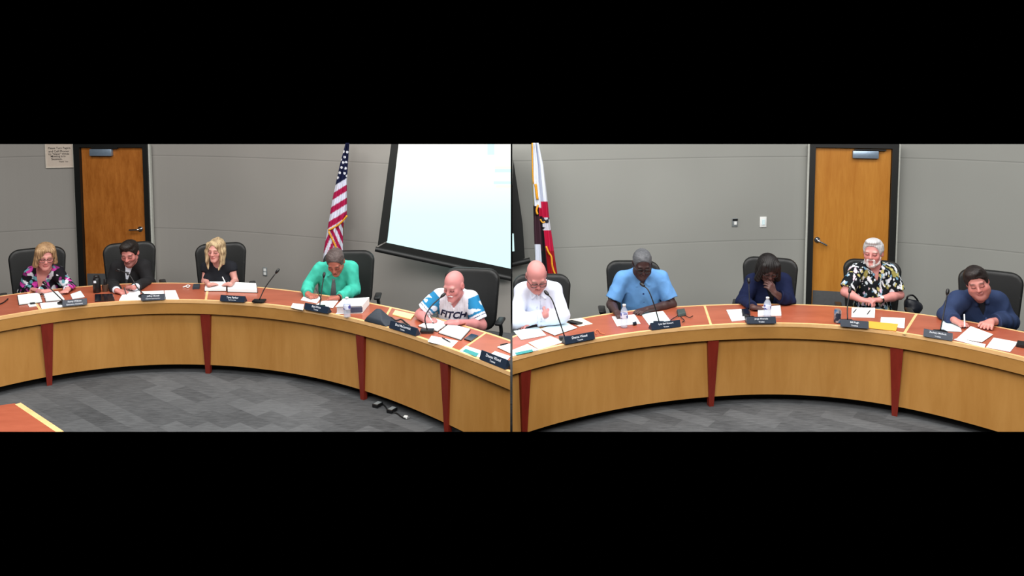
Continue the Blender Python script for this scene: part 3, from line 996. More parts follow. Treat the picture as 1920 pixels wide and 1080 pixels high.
        if gd.get('standcollar'):
            mid_, t_, Rt = torso_frame(S); N = S['N']
            Lc = lambda *p: N + Rt @ np.array(p)
            for sx in (-1, 1):
                pts = [Lc(0, .068, .060), Lc(sx * .066, .03, .052), Lc(sx * .070, -.03, .030), Lc(sx * .046, -.088, -.006)]
                for i in range(3): G.add(capsule(pts[i], pts[i + 1], .019), .012)
        G.sub(desk_block(S, right), 0)
        V, Q = G.mesh()
        V, Q = thin_mesh(V, Q, .40 if 'dense' not in gd else .75)
        cf = gd['col']
        cc = cf(V, S) if callable(cf) else np.tile(np.array(lin(cf)[:3]), (len(V), 1))
        link_np(gname, V, Q, M['cloth'], root, True, np.clip(cc, 0, 1), label=gd.get('label'), cuts=kw.get('cuts', ()))
        S.setdefault('G', {})[gname] = V
    # ---- trousers
    T = Field(np.array((Pv[0] - .36, Pv[1] - .62, .06)), np.array((Pv[0] + .36, Pv[1] + .28, .80)), .015)
    T.add(ellip(Pv + (0, 0, .02), (.19, .155, .13)), 0)
    short = kw.get('shorts')
    for sx in (-1, 1):
        hip = Pv + (sx * .095, 0, .0); kn = np.array((Pv[0] + sx * .15, Pv[1] - kw.get('knee', .44), .53)); an = np.array((kn[0], kn[1] + .06, .09))
        T.add(capsule(hip, kn if not short else hip + (kn - hip) * .75, .100, .078), .04)
        if not short: T.add(capsule(kn, an, .074, .060), .02)
    V, Q = T.mesh()
    link_np('shorts' if short else 'trousers', V, Q, M['shorts'] if short else M['trousers'], root, True)
    # ---- shoes
    for sx in (-1, 1):
        an = np.array((Pv[0] + sx * .15, Pv[1] - kw.get('knee', .44) + .06, .05))
        T = Field(an - (.08, .26, .06), an + (.08, .12, .08), .012)
        T.add(ellip(an + (0, -.06, .0), (.055, .15, .045), plane=lambda q: -.045 - q[..., 2]), 0); T.add(capsule(an + (0, .02, 0), an + (0, .02, .04), .045), .02)
        V, Q = T.mesh(); link_np('shoe', V, Q, M['black'], root, True)
    # ---- hair, beard, spectacles
    if hair:
        st, colr, colr2 = hair[:3]
        HF = hair_field(S, st, hair[3] if len(hair) > 3 else 1.0)
        V, Q = HF.mesh(); V, Q = thin_mesh(V, Q, .6)
        q = (V - c) @ Rm
        w = np.clip(.5 + .5 * np.sin(np.arctan2(q[:, 1], q[:, 0]) * 31 + 3 * hnoise(q, 22, 1)) * .7 + .35 * hnoise(q, 60, 5), 0, 1)[:, None]
        cc = np.array(lin(colr)[:3]) * (1 - w) + np.array(lin(colr2)[:3]) * w
        link_np('hair', V, Q, M['hair'], root, True, cc)
    if 'beard' in kw:
        kind, bc = kw['beard']
        V, Q = beard_field(S, kind).mesh(); V, Q = thin_mesh(V, Q, .6)
        cc = np.tile(np.array(lin(bc)[:3]), (len(V), 1)) * (1 + .15 * hnoise(V, 120, 2))[:, None]
        link_np('beard', V, Q, M['hair'], root, True, np.clip(cc, 0, 1))
    if kw.get('glasses'): spectacles(S, root, r=kw.get('gr', .0026))
    PEOPLE[key] = (root, S)
    if DEBUG:
        f = lambda a, b: round(float(np.linalg.norm(S[a] - S[b])), 2)
        print('PERSON', key, 'D', round(D, 2), 'arms', f('A', 'EA'), f('EA', 'WA'), f('B', 'EB'), f('EB', 'WB'), 'sh', f('A', 'B'), 'head z', round(S['H'][2], 2), 'neck', round(float(np.linalg.norm(S['N'] - S['H'])), 2), 'shz', round(mid[2], 2), 'wz', round(S['WA'][2], 2), round(S['WB'][2], 2))
    return root, S
DEBUG = False

# ------------------------------------------------------------------ cloth patterns
def L3(*c): return np.array(lin(c)[:3])
def pick(V, base, layers):
    out = np.tile(L3(*base), (len(V), 1))
    for (f, seed, thr, colr) in layers:
        m = hnoise(V * np.array((1, 1, .8)), f, seed) > thr
        out[m] = L3(*colr)
    return out
def floral(V, S):
    return pick(V, (20, 18, 26), [(34, 1.0, .40, (206, 208, 218)), (30, 7.3, .52, (190, 56, 150)), (46, 3.1, .58, (98, 150, 160)), (40, 11.0, .60, (226, 226, 234)), (54, 5.5, .62, (130, 40, 110)), (28, 19.0, .5, (20, 18, 26))])
def tropical(V, S):
    W = V * np.array((1, 1, .62))
    return pick(W, (13, 19, 24), [(46, 2.0, .48, (146, 138, 74)), (76, 5.1, .56, (116, 156, 182)), (66, 9.3, .52, (226, 230, 238)), (92, 21.0, .60, (196, 208, 214)), (66, 12.0, .68, (232, 200, 220)), (80, 3.7, .62, (186, 178, 110)), (36, 15.0, .46, (13, 19, 24)), (84, 31.0, .66, (220, 226, 232))])
def jersey(V, S):
    mid, t, Rt = torso_frame(S)
    out = np.tile(L3(226, 228, 238), (len(V), 1))
    q = (V - S['N']) @ Rt
    out *= (1 - .16 * (np.abs(((q[:, 0] / .022) % 1.0) - .5) < .07))[:, None]
    for sh, el in ((S['A'], S['EA']), (S['B'], S['EB'])):
        d = el - sh; Ln = np.linalg.norm(d); d = d / Ln
        s = (V - sh) @ d; rad = np.linalg.norm((V - sh) - s[:, None] * d, axis=1)
        near = (rad < .12) & (s > .0) & (s < Ln)
        lat = np.abs(q[:, 0]) > np.linalg.norm(S['B'] - S['A']) / 2 * .93
        m = near & lat
        f = s / Ln
        out[m] = L3(36, 122, 170)
        out[m & (f > .60)] = L3(226, 230, 240)
        out[m & (f > .665) & (f < .69)] = L3(20, 40, 80)
        bl = m & (f > .22) & (f < .52) & (hnoise(V, 42, 2.2) > .25)
        out[bl] = L3(214, 226, 240)
    return out
def green_shirt(V, S):
    out = np.tile(L3(64, 182, 160), (len(V), 1)); return out * (1 + .10 * hnoise(V, 70, 2.0))[:, None]
def blue_shirt(V, S):
    mid, t, Rt = torso_frame(S); q = (V - S['N']) @ Rt
    out = np.tile(L3(96, 146, 200), (len(V), 1)) * (1 + .05 * hnoise(V, 60, 2.0))[:, None]
    m = (np.abs(q[:, 0]) < .006) & (q[:, 1] < -.03) & (np.abs((q[:, 2] / .085) % 1 - .5) < .08) & (q[:, 2] < -.08)
    out[m] = L3(24, 30, 80)
    return out
def white_shirt(V, S):
    mid, t, Rt = torso_frame(S); q = (V - S['N']) @ Rt
    out = np.tile(L3(214, 222, 240), (len(V), 1))
    out[(np.abs(np.abs(q[:, 0]) - .016) < .003) & (q[:, 1] < -.03)] = L3(176, 184, 206)
    return out
def fleece(V, S):
    mid, t, Rt = torso_frame(S); q = (V - S['N']) @ Rt
    out = np.tile(L3(42, 56, 88), (len(V), 1)) * (1 + .10 * hnoise(V, 30, 2.0))[:, None]
    return out

def front_of(S, gname, x, z, r=.018):
    """the front-most point of a garment at torso coordinates (x, z) below the neck."""
    mid, t, Rt = torso_frame(S)
    if 'Gq' not in S: S['Gq'] = {}
    if gname not in S['Gq']: S['Gq'][gname] = (S['G'][gname] - S['N']) @ Rt
    q = S['Gq'][gname]
    d = (q[:, 0] - x) ** 2 + (q[:, 2] - z) ** 2
    m = (d < r * r) & (q[:, 1] < 0)
    if not m.any(): return None
    return float(np.average(q[m, 1], weights=np.exp(-d[m] / (.4 * r * r))))
def tie(key, gname, mat, z0=-.075, z1=-.36):
    root, S = PEOPLE[key]; mid, t, Rt = torso_frame(S)
    zs = np.linspace(z0, z1, 14); ys = []
    for z in zs:
        y = front_of(S, gname, 0, z, .025); ys.append(y if y is not None else (ys[-1] if ys else -.12))
    ys = np.convolve(np.pad(ys, 2, 'edge'), np.ones(5) / 5, 'valid')
    bm = bmesh.new(); rings = []
    for i, z in enumerate(zs):
        w = .020 if i == 0 else (.014 if i == 1 else .016 + .022 * i / 13)
        dp = .016 if i < 2 else .010
        P = [S['N'] + Rt @ np.array(a) for a in ((-w, ys[i] - dp * .4, z), (-w * .4, ys[i] - dp, z), (w * .4, ys[i] - dp, z), (w, ys[i] - dp * .4, z), (w, ys[i] + .01, z), (-w, ys[i] + .01, z))]
        rings.append([bm.verts.new(tuple(p)) for p in P])
    for a, b in zip(rings[:-1], rings[1:]):
        for k in range(6): bm.faces.new((a[k], b[k], b[(k + 1) % 6], a[(k + 1) % 6]))
    bm.faces.new(rings[0]); bm.faces.new(list(reversed(rings[-1])))
    bmesh.ops.recalc_face_normals(bm, faces=bm.faces[:])
    link_bm('tie', bm, mat, root, smooth=True)
def chest_text(key, gname, s, z, width, height, mat, shear=.25):
    root, S = PEOPLE[key]; mid, t, Rt = torso_frame(S)
    bm = text_bm(s, (0, 0, 0), (1, 0, 0), (0, 1, 0), width, height, 0, .035, shear, 1.0)
    bmesh.ops.subdivide_edges(bm, edges=[e for e in bm.edges if e.calc_length() > .012], cuts=2)
    bmesh.ops.triangulate(bm, faces=bm.faces[:])
    for v in bm.verts:
        x, zz = v.co.x, v.co.y + z
        y = front_of(S, gname, x, zz, .022)
        v.co = Vector(S['N'] + Rt @ np.array((x, (y if y is not None else -.14) - .0065, zz)))
    link_bm('lettering', bm, mat, root, label='dark blue chest lettering')
def wrist_band(key, side, mat, name, r=.034, w=.010, at=.06, face=None):
    root, S = PEOPLE[key]; el, wr = S['E' + side], S['W' + side]
    d = unit(wr - el); c = wr - d * at
    a = unit(np.cross(d, (0, 0, 1))); b = np.cross(a, d)
    bm = bmesh.new(); n = 20
    for k in range(n): pass
    add_tube(bm, [c - d * w, c - d * w * .5, c + d * w * .5, c + d * w], [r * .93, r, r, r * .93], 20)
    o = link_bm(name, bm, mat, root, smooth='auto')
    if face is not None:
        bm = bmesh.new(); f = unit(b * .8 + np.array((0, -.6, 0))); add_tube(bm, [c + f * r * .9, c + f * (r + .007)], .017, 16); link_bm('watch_face', bm, face, o, smooth='auto')
# ------------------------------------------------------------------ the ten people
TH = 0.795   # wrist height over the desk
person('floral', 'person in a black, white and pink floral blouse with a blonde bob, writing', 84, .16, False,
       H=(85, 480, -.14), A=(58, 512, -.02), B=(108, 511, -.02), EA=(45, 545, -.05), EB=(131, 541, -.05),
       WA=(80, 547, 'z', TH), TA=(103, 542, 'z', .79), WB=(127, 543, 'z', TH), TB=(113, 554, 'z', .78),
       head=(14, 34, -4, 1.06), skin=(204, 140, 132), lip=(170, 84, 84), brow=(140, 110, 80), bust=1, arm=.95,
       garments=[('blouse', dict(g=.013, sleeve=1.85, neck=(.068, .15, .06), col=floral, fold=.005, sg=.006, dense=1))],
       hair=('bob', (112, 84, 58), (176, 142, 104)), glasses=1, rest=.019, knee=.48, curlB=(45, 45, 30), hand=.92)
person('suit', 'person in a dark suit and tie with short dark hair, writing', 243, .18, False,
       H=(243, 474, -.20), A=(222, 500, -.02), B=(268, 499, -.02), EA=(209, 536, -.06), EB=(279, 531, -.05),
       WA=(219, 545, 'z', TH), TA=(235, 549, 'z', .78), WB=(251, 539, 'z', TH + .02), TB=(231, 536, 'z', .80),
       head=(24, 6, 0, 1.05), skin=(196, 128, 120), brow=(50, 36, 30), arm=1.0, stubble=(96, 66, 62),
       garments=[('shirt', dict(g=.008, sleeve=1.97, neck=(.058, .0, .0), col=(222, 226, 238), fold=.002, label='white shirt')),
                 ('jacket', dict(g=.017, sleeve=1.86, neck=(.062, .17, .034), col=(34, 34, 36), fold=.004, sg=.008, label='dark suit jacket'))],
       hair=('full', (18, 14, 12), (36, 29, 25)), curlA=(45, 50, 35), hand=1.0)
person('blonde', 'person in a sleeveless black top with long blonde hair, reading an open binder', 410, .15, False,
       H=(405.5, 468, -.12), A=(388, 500, .0), B=(434, 500, .0), EA=(384, 528, -.03), EB=(441, 528, -.03),
       WA=(392, 534, 'z', .825), TA=(408, 531, 'z', .815), WB=(432, 533, 'z', .825), TB=(417, 532, 'z', .815),
       head=(10, -6, -4, .98), skin=(206, 148, 138), lip=(176, 92, 90), brow=(120, 92, 66), bust=1, arm=.76,
       garments=[('top', dict(g=.011, sleeve=.28, neck=(.066, .0, .0), col=(30, 32, 38), fold=.004, sg=.006, label='black cap-sleeved top'))],
       hair=('long', (112, 88, 62), (206, 182, 142)), hand=.9, rest=.042)
person('green', 'person in a turquoise green shirt and grey tie, bent over writing', 625, .20, False,
       H=(629, 491, -.22), A=(600, 505, -.04), B=(658, 503, -.04), EA=(578, 536, -.05), EB=(664, 543, -.06),
       WA=(577, 552, 'z', TH), TA=(597, 560, 'z', .78), WB=(634, 558, 'z', TH), TB=(610, 559, 'z', .785),
       head=(38, 0, 2, 1.06), skin=(166, 98, 82), brow=(60, 44, 36), lip=(140, 70, 62), arm=1.04, rest=.011,
       garments=[('shirt', dict(g=.014, sleeve=1.92, neck=(.064, .05, .035), col=green_shirt, fold=.008, sg=.006, collar=.008))],
       hair=('crop', (62, 50, 48), (96, 84, 82), .7), curlA=(40, 50, 35), curlB=(30, 45, 30), jaw=.98)
person('jersey', 'bald person with a white goatee in a white baseball jersey with blue sleeves', 846, .18, False,
       H=(851, 535, -.18), A=(824, 557, -.03), B=(881, 560, -.03), EA=(788, 590, -.08), EB=(903, 610, -.10),
       WA=(798, 600, 'z', .80), TA=(815, 602, 'z', .785), WB=(858, 605, 'z', TH), TB=(828, 603, 'z', .785),
       head=(17, -28, 0, 1.08), skin=(194, 128, 126), brow=(190, 150, 140), lip=(170, 96, 96), arm=1.12, belly=1.12,
       garments=[('jersey', dict(g=.015, sleeve=.80, neck=(.066, .070, .050), col=jersey, fold=.005, sg=.009, flare=.010, dense=1))],
       beard=('goatee', (226, 222, 224)), curlA=(45, 50, 35), curlB=(15, 20, 15), hand=1.05, rest=.0175)
person('white', 'bald person in a white dress shirt with arms folded on the desk', 1008, .16, True,
       H=(1006, 517, -.20), A=(980, 545, -.02), B=(1039, 544, -.02), EA=(966, 604, -.12), EB=(1054, 592, -.10),
       WA=(1022, 590, -.18), TA=(1037, 584, -.03), WB=(1002, 603, 'z', .815), TB=(975, 610, 'z', .79),
       head=(34, 10, 4, 1.10), skin=(198, 132, 128), brow=(170, 130, 120), lip=(170, 96, 92), arm=1.04, belly=1.08, cheeks=1, cuts=[XR], rest=.011, knee=.38,
       garments=[('shirt', dict(g=.013, sleeve=1.93, neck=(.066, .04, .03), col=white_shirt, fold=.006, sg=.007, collar=.007))],
       glasses=1, scalp=(150, 110, 104), scalp_f=lambda x, y, z: np.exp(-((np.abs(x) - .078) / .016) ** 2) * (z > .0) * (z < .05) * (y > -.02) * .5, curlA=(15, 20, 15), nA=(0, -1, .3))
person('blue', 'person in a pale blue short-sleeved shirt and dark spectacles, writing', 1204, .18, True,
       H=(1204, 494, -.20), A=(1168, 522, -.02), B=(1238, 521, -.02), EA=(1146, 571, -.06), EB=(1260, 571, -.08),
       WA=(1156, 585, 'z', .80), TA=(1166, 595, 'z', .78), WB=(1213, 580, 'z', TH), TB=(1184, 588, 'z', .785),
       head=(28, 0, 0, 1.08), skin=(64, 44, 42), gr=.004, brow=(30, 22, 22), lip=(70, 40, 40), arm=1.02, belly=1.12, cheeks=1,
       garments=[('shirt', dict(g=.016, sleeve=.80, neck=(.064, .06, .035), col=blue_shirt, fold=.006, sg=.009, flare=.010, collar=.008, dense=1))],
       hair=('crop', (70, 72, 76), (98, 100, 104), .5), glasses=1, curlA=(40, 50, 35), curlB=(20, 30, 20), hand=1.05)
person('navy', 'person in a navy blazer with dark bobbed hair, hand held to the mouth', 1440, .16, True,
       H=(1440, 504, -.20), A=(1412, 527, -.02), B=(1469, 526, -.02), EA=(1393, 566, -.06), EB=(1478, 566, -.14),
       WA=(1413, 577, 'z', TH), TA=(1432, 577, 'z', .785), WB=(1452, 549, -.30), TB=(1437, 527, -.32),
       head=(28, 0, 0, 1.04), rest=.0155, skin=(84, 58, 54), brow=(26, 18, 18), lip=(90, 50, 48), bust=1, arm=1.0, belly=1.05,
       garments=[('blouse', dict(g=.006, sleeve=0, neck=(.062, .03, .03), col=(14, 14, 18), fold=.002, label='black blouse')),
                 ('blazer', dict(g=.016, sleeve=1.88, neck=(.074, .22, .055), col=(17, 26, 58), fold=.005, sg=.010, label='navy blazer'))],
       hair=('bobdark', (12, 10, 10), (30, 26, 26)), glasses=1, hand=.95, nB=(.5, -1, .2), curlB=(30, 40, 30))
person('tropical', 'person with white hair and beard in a dark tropical print shirt, hands clasped', 1636, .30, True,
       H=(1637, 473, -.06), A=(1608, 508, .0), B=(1666, 508, .0), EA=(1585, 548, -.05), EB=(1686, 553, -.05),
       WA=(1614, 562, -.22), TA=(1636, 564, -.26), WB=(1648, 563, -.22), TB=(1622, 561, -.27),
       head=(4, -36, 0, 1.08), skin=(198, 134, 128), brow=(190, 170, 160), lip=(160, 90, 90), arm=1.02, belly=1.15, hipy=.10,
       garments=[('tropical_shirt', dict(g=.016, sleeve=.82, neck=(.066, .10, .045), col=tropical, fold=.005, sg=.009, flare=.010, collar=.009, dense=1))],
       hair=('white', (168, 166, 166), (206, 206, 208)), beard=('full', (200, 192, 190)), shorts=1, knee=.48, curlA=(35, 40, 30), curlB=(30, 40, 30))
person('fleece', 'person in a navy fleece pullover, head tilted, writing with a white pen', 1835, .20, True,
       H=(1832, 529, -.20), A=(1799, 562, -.03), B=(1868, 562, -.03), EA=(1775, 592, -.06), EB=(1892, 603, -.08),
       WA=(1790, 601, 'z', .80), TA=(1808, 610, 'z', .785), WB=(1858, 603, 'z', .81), TB=(1840, 622, 'z', .78),
       head=(14, -26, 18, 1.10), rest=.011, skin=(200, 134, 124), brow=(46, 34, 30), lip=(176, 96, 92), arm=1.15, belly=1.2, cheeks=1, stubble=(130, 84, 78), jaw=1.08,
       garments=[('fleece', dict(g=.018, sleeve=1.92, neck=(.066, .12, .040), col=fleece, fold=.006, sg=.014, standcollar=1)),
                 ('undershirt', dict(g=.005, sleeve=0, neck=(.062, .0, .0), col=(36, 38, 44), fold=.001, label='dark undershirt'))],
       hair=('full', (22, 18, 18), (44, 36, 34), 1.3), curlA=(45, 50, 35), curlB=(20, 30, 20), hand=1.1)

M['tie'] = plain('grey_tie', (92, 96, 100), .6, nscale=120)
tie('suit', 'shirt', plain('charcoal_tie', (58, 60, 62), .6, nscale=120), -.035)
tie('green', 'shirt', M['tie'])
chest_text('jersey', 'jersey', 'FITCH', -.120, .25, .085, plain('navy_letter', (22, 30, 62), .6, var=.0))
wrist_band('tropical', 'B', M['black'], 'wristwatch', .036, .010, .03, plain('watch_dial', (214, 214, 206), .3))
wrist_band('green', 'B', M['black'], 'wristwatch', .031, .010, .0)
# ------------------------------------------------------------------ swivel chairs behind the desks
M['chair'] = plain('black_leather', (12, 14, 14), 0.55, var=.15, nscale=60)
M['chair_plastic'] = plain('chair_plastic', (26, 28, 30), 0.4)
def rrect(x, z, hx, hz, r):
    qx, qz = np.abs(x) - hx + r, np.abs(z) - hz + r
    return np.sqrt(np.maximum(qx, 0) ** 2 + np.maximum(qz, 0) ** 2) + np.minimum(np.maximum(qx, qz), 0) - r
def back_fn(P):
    x, y, z = P[..., 0], P[..., 1], P[..., 2]
    zc = z - .79
    hx = .262 + .02 * np.clip(zc / .28, -1, 1)
    d2 = rrect(x * (.262 / hx), zc, .262, .30, .11)
    yy = y - (.235 + .16 * (zc + .3) * .5 - .45 * x * x)
    th = np.abs(yy) - .022
    r = .022
    return np.sqrt(np.maximum(d2 + r, 0) ** 2 + np.maximum(th, 0) ** 2) + np.minimum(np.maximum(d2 + r, th), 0) - r
F = Field((-.36, .05, .42), (.36, .42, 1.16), .012)
F.add((back_fn, np.array((-.3, .08, .46)), np.array((.3, .40, 1.12))), 0)
Vb, Qb = F.mesh()
def seat_fn(P):
    x, y, z = P[..., 0], P[..., 1], P[..., 2]
    d2 = rrect(x, y, .25, .24, .09)
    th = np.abs(z - .415) - .022; r = .016
    return np.sqrt(np.maximum(d2 + r, 0) ** 2 + np.maximum(th, 0) ** 2) + np.minimum(np.maximum(d2 + r, th), 0) - r
F = Field((-.30, -.30, .36), (.30, .30, .47), .012)
F.add((seat_fn, np.array((-.25, -.24, .38)), np.array((.25, .24, .45))), 0)
Vs, Qs = F.mesh()
chair0 = thing('office_chair', (0, 0, 0), 'x', 'chair', 'black swivel chairs behind the curved desks')
link_np('backrest', Vb, Qb, M['chair'], chair0)
link_np('seat', Vs, Qs, M['chair'], chair0)
for sx in (-1, 1):
    bm = bmesh.new(); frame_box((sx * .33, -.02, 0.635), (1, 0, 0), (0, 1, 0), (0, 0, 1), (-.035, .035), (-.10, .12), (0, .03), .012, 2, bm)
    a = link_bm('armrest', bm, M['chair_plastic'], chair0, smooth='auto')
    bm = bmesh.new(); add_tube(bm, smooth_path([(sx * .33, 0, 0.635), (sx * .335, .0, .52), (sx * .27, 0, .41), (sx * .18, 0, .392)], 4), .018, 8)
    link_bm('arm_support', bm, M['chair_plastic'], a, smooth='auto')
bm = bmesh.new(); add_tube(bm, smooth_path([(0, .05, .385), (0, .24, .39), (0, .285, .50), (0, .285, .60)], 4), .022, 8)
link_bm('back_bracket', bm, M['chair_plastic'], chair0, smooth='auto')
bm = bmesh.new(); add_tube(bm, [(0, 0, .10), (0, 0, .39)], .028, 12)
link_bm('gas_column', bm, M['chair_plastic'], chair0, smooth='auto')
for k in range(5):
    an = 2 * math.pi * k / 5 + .3; c, s_ = math.cos(an), math.sin(an)
    bm = bmesh.new(); add_tube(bm, [(0, 0, .11), (.30 * c, .30 * s_, .075)], [.026, .016], 8)
    b = link_bm('base_spoke', bm, M['chair_plastic'], chair0, smooth='auto')
    bm = bmesh.new(); p = np.array((.30 * c, .30 * s_, .03)); t = np.array((-s_, c, 0)) * .022
    add_tube(bm, [p - t, p + t], .03, 12)
    link_bm('caster', bm, M['chair_plastic'], b, smooth='auto')
def copy_tree(o, parent=None):
    c = o.copy(); COL.objects.link(c)
    if parent is not None: c.parent = parent
    for ch in list(o.children): copy_tree(ch, c)
    return c
first = True
for key, px, dy, yaw, lab in (
    ('floral', 72, .02, 0, 'black swivel chair behind the person in the floral blouse'),
    ('suit', 242, .02, 0, 'black swivel chair behind the person in the dark suit'),
    ('blonde', 414, .02, 0, 'black swivel chair behind the person with long blonde hair'),
    ('green', 662, .04, -8, 'black swivel chair behind the person in the turquoise green shirt'),
    ('jersey', 880, .10, -14, 'black swivel chair behind the person in the baseball jersey'),
    ('white', 1018, .06, 4, 'black swivel chair behind the person in the white dress shirt'),
    ('blue', 1192, .03, 6, 'black swivel chair behind the person in the pale blue shirt'),
    ('navy', 1443, .02, 0, 'black swivel chair behind the person in the navy blazer'),
    ('tropical', 1639, .0, 6, 'black swivel chair behind the person in the tropical print shirt'),
    ('fleece', 1858, .04, 0, 'black swivel chair behind the person in the navy fleece')):
    c = chair0 if first else copy_tree(chair0); first = False
    S = PEOPLE[key][1]
    Y = S['P'][1] + dy
    base = -math.atan2(S['P'][0], S['P'][1]); off = min(.115, max(-.115, (px - S['px']) * S['P'][1] / FPX))
    c.location = (float(S['P'][0] * Y / S['P'][1] + off), float(Y), 0); c.rotation_euler = (0, 0, base + R(yaw))
    c['label'] = lab

def cut_tree(o, cut):
    """ends a chair at the plane where its half of the room ends."""
    bpy.context.view_layer.update()
    for ch in o.children_recursive:
        if ch.type != 'MESH': continue
        ch.data = ch.data.copy(); mw = ch.matrix_world; inv = mw.inverted()
        bm = bmesh.new(); bm.from_mesh(ch.data)
        no = (mw.to_3x3().transposed() @ Vector(cut[1])).normalized()
        cut_bm(bm, [(inv @ Vector(cut[0]), no)])
        bm.to_mesh(ch.data); bm.free()
for o in list(COL.objects):
    if o.get('category') == 'chair':
        if 'baseball' in o['label']: cut_tree(o, XL)
        if 'white dress' in o['label']: cut_tree(o, XR)
for nm in [o.name for o in COL.objects]:
    o = bpy.data.objects.get(nm)
    if o is None: continue
    if o.name in bpy.data.objects and o.type == 'MESH' and len(o.data.vertices) == 0:
        for ch in o.children_recursive: bpy.data.objects.remove(ch)
        bpy.data.objects.remove(o)
# ------------------------------------------------------------------ things on the desks
M['paper'] = plain('white_paper', (236, 240, 240), 0.7, var=.01)
M['paper_blue'] = plain('bluish_paper', (214, 236, 240), 0.7, var=.02, nscale=8)
M['paper_cream'] = plain('cream_paper', (244, 236, 214), 0.7, var=.01)
M['yellow'] = plain('manila_envelope', (236, 166, 58), 0.6, var=.02)
M['pale_yellow'] = plain('pale_yellow_pad', (238, 226, 150), 0.7, var=.02)
M['teal'] = plain('teal_print', (52, 140, 140), 0.6, var=.15, nscale=90)
M['plate'] = plain('nameplate_plastic', (30, 42, 58), 0.35, var=.05)
M['letter'] = plain('white_lettering', (225, 230, 238), 0.5, var=.0)
M['ink'] = plain('black_ink', (30, 28, 28), 0.7, var=.0)
M['mic'] = plain('microphone_black', (14, 14, 16), 0.4)
M['phone'] = plain('phone_glass', (16, 20, 30), 0.15)
M['bag'] = plain('dark_canvas', (38, 46, 56), 0.7, var=.15, nscale=80)
M['gold'] = plain('gold_fringe', (216, 150, 30), 0.6, var=.25, nscale=150)
M['brass'] = plain('brass', (170, 130, 60), 0.3, 0.9)
M['beige'] = plain('beige_board', (196, 182, 168), 0.7, var=.02)
M['wire'] = plain('tan_cable', (196, 110, 70), 0.5)
M['leather_brown'] = plain('brown_leather', (70, 34, 24), 0.5)
M['silver'] = plain('silver', (190, 192, 196), 0.3, .8)
def clear_mat(name, tint, alpha):
    n = NT(name)
    tr = n.node('ShaderNodeBsdfTransparent'); tr.inputs[0].default_value = (*tint, 1)
    mx = n.node('ShaderNodeMixShader'); mx.inputs[0].default_value = alpha
    n.setb(Roughness=.08); n.b.inputs['Base Color'].default_value = (0.8, 0.85, 0.95, 1)
    n.link(tr.outputs[0], mx.inputs[1]); n.link(n.b.outputs[0], mx.inputs[2])
    n.link(mx.outputs[0], n.t.nodes['Material Output'].inputs['Surface'])
    return n.m
M['clear'] = clear_mat('clear_bottle_plastic', (.86, .9, .96), .35)

def slab(P, th, up=0.0):
    P = [np.array(p) + (0, 0, up) for p in P]
    return hexa_bm(P + [p + np.array((0, 0, th)) for p in P])
def quad(px, z):
    return [on_z(x, y, z) for x, y in px]
def sheet(label, px, mat='paper', lev=0, th=.003, name='paper_sheet', cat='paper', group=None):
    z = TZ + .002 + lev * .004
    P = quad(px, z)
    o = link_bm(name, slab(P, th), M[mat], base=np.mean(P, 0), cuts=[CUTX(px)])
    return props(o, label, cat, group)
def CUTX(px):
    return XL if np.mean([q[0] for q in px]) < 958.5 else XR
PG = 'loose papers on the curved desks'
def book(label, left, right, th=.022, cover='mic', lev=0, name='open_binder', ring=True, cat='binder', flat=None):
    z = TZ + .002 + lev * .004
    A, B = quad(left, z), quad(right, z)
    root = thing(name, (A[1] + A[2] + B[0] + B[3]) / 4, label, cat)
    for P in (A, B):
        c = np.mean(P, 0)
        link_bm('cover', slab([c + (p - c) * 1.05 for p in P], .003), M[cover], root)
        link_bm('page_stack', slab(P, th, .003), M['paper'], root)
    if ring:
        a, b = (A[1] + B[0]) / 2, (A[2] + B[3]) / 2
        for k in (.25, .5, .75):
            p = a + (b - a) * k + (0, 0, th * .5); d = unit(B[0] - A[1]) if np.linalg.norm(B[0] - A[1]) > 1e-3 else np.array((1., 0, 0))
            bm = bmesh.new()
            add_tube(bm, [p + d * .026 * math.cos(t) + np.array((0, 0, .026 * math.sin(t))) for t in np.linspace(0, math.pi, 9)], .0022, 6)
            link_bm('ring', bm, M['silver'], root, smooth=True)
    return root

# papers and binders, left-hand desk
book('open white binder with metal rings under the hands of the person in the floral blouse',
     [(33, 556), (73, 551), (79, 567), (36, 572)], [(82, 551), (109, 548.5), (121, 563), (86, 566)], .012)
sheet('white sheet half under the name stand before the person in the floral blouse', [(75, 569), (115, 565), (117, 576), (78, 579.5)], lev=0, group=PG)
sheet('white sheet at the right elbow of the person in the floral blouse', [(132, 552), (151, 545.5), (159, 557), (136, 561)], 'paper_blue', group=PG)
sheet('small white card on the desk before the open white binder', [(52, 571), (66, 569.5), (69, 574), (55, 576)], lev=0, group=PG)
sheet('white sheet under the writing hand of the person in the dark suit', [(237, 538), (262, 537), (264, 563), (223, 564)], lev=0, group=PG)
sheet('white sheets beside the name stand before the person in the dark suit, nearer its microphone', [(266, 547), (307, 545), (309, 561.5), (267, 563)], lev=0, group=PG)
sheet('white sheet at the far right of the papers before the person in the dark suit', [(308.5, 545), (329, 544.5), (336, 561.5), (310.5, 561.5)], lev=0, group=PG)
book('open white binder with thick page stacks before the person with long blonde hair',
     [(388, 533.5), (423, 533.5), (424, 546), (384, 546)], [(427, 534), (480, 536.5), (482, 549), (427, 547.5)], .03, ring=False)
sheet('white sheet under the writing hand of the person in the turquoise green shirt', [(572, 552), (603, 557), (594, 569), (564, 563)], lev=0, group=PG)
sheet('white sheet between the hands of the person in green and the thick white binder', [(604, 565), (636, 562), (624, 578), (592, 572)], lev=1, group=PG)
sheet('white sheet half under the name stand before the person in the turquoise green shirt', [(549, 569), (570, 571), (568, 582), (545, 577)], lev=0, group=PG)
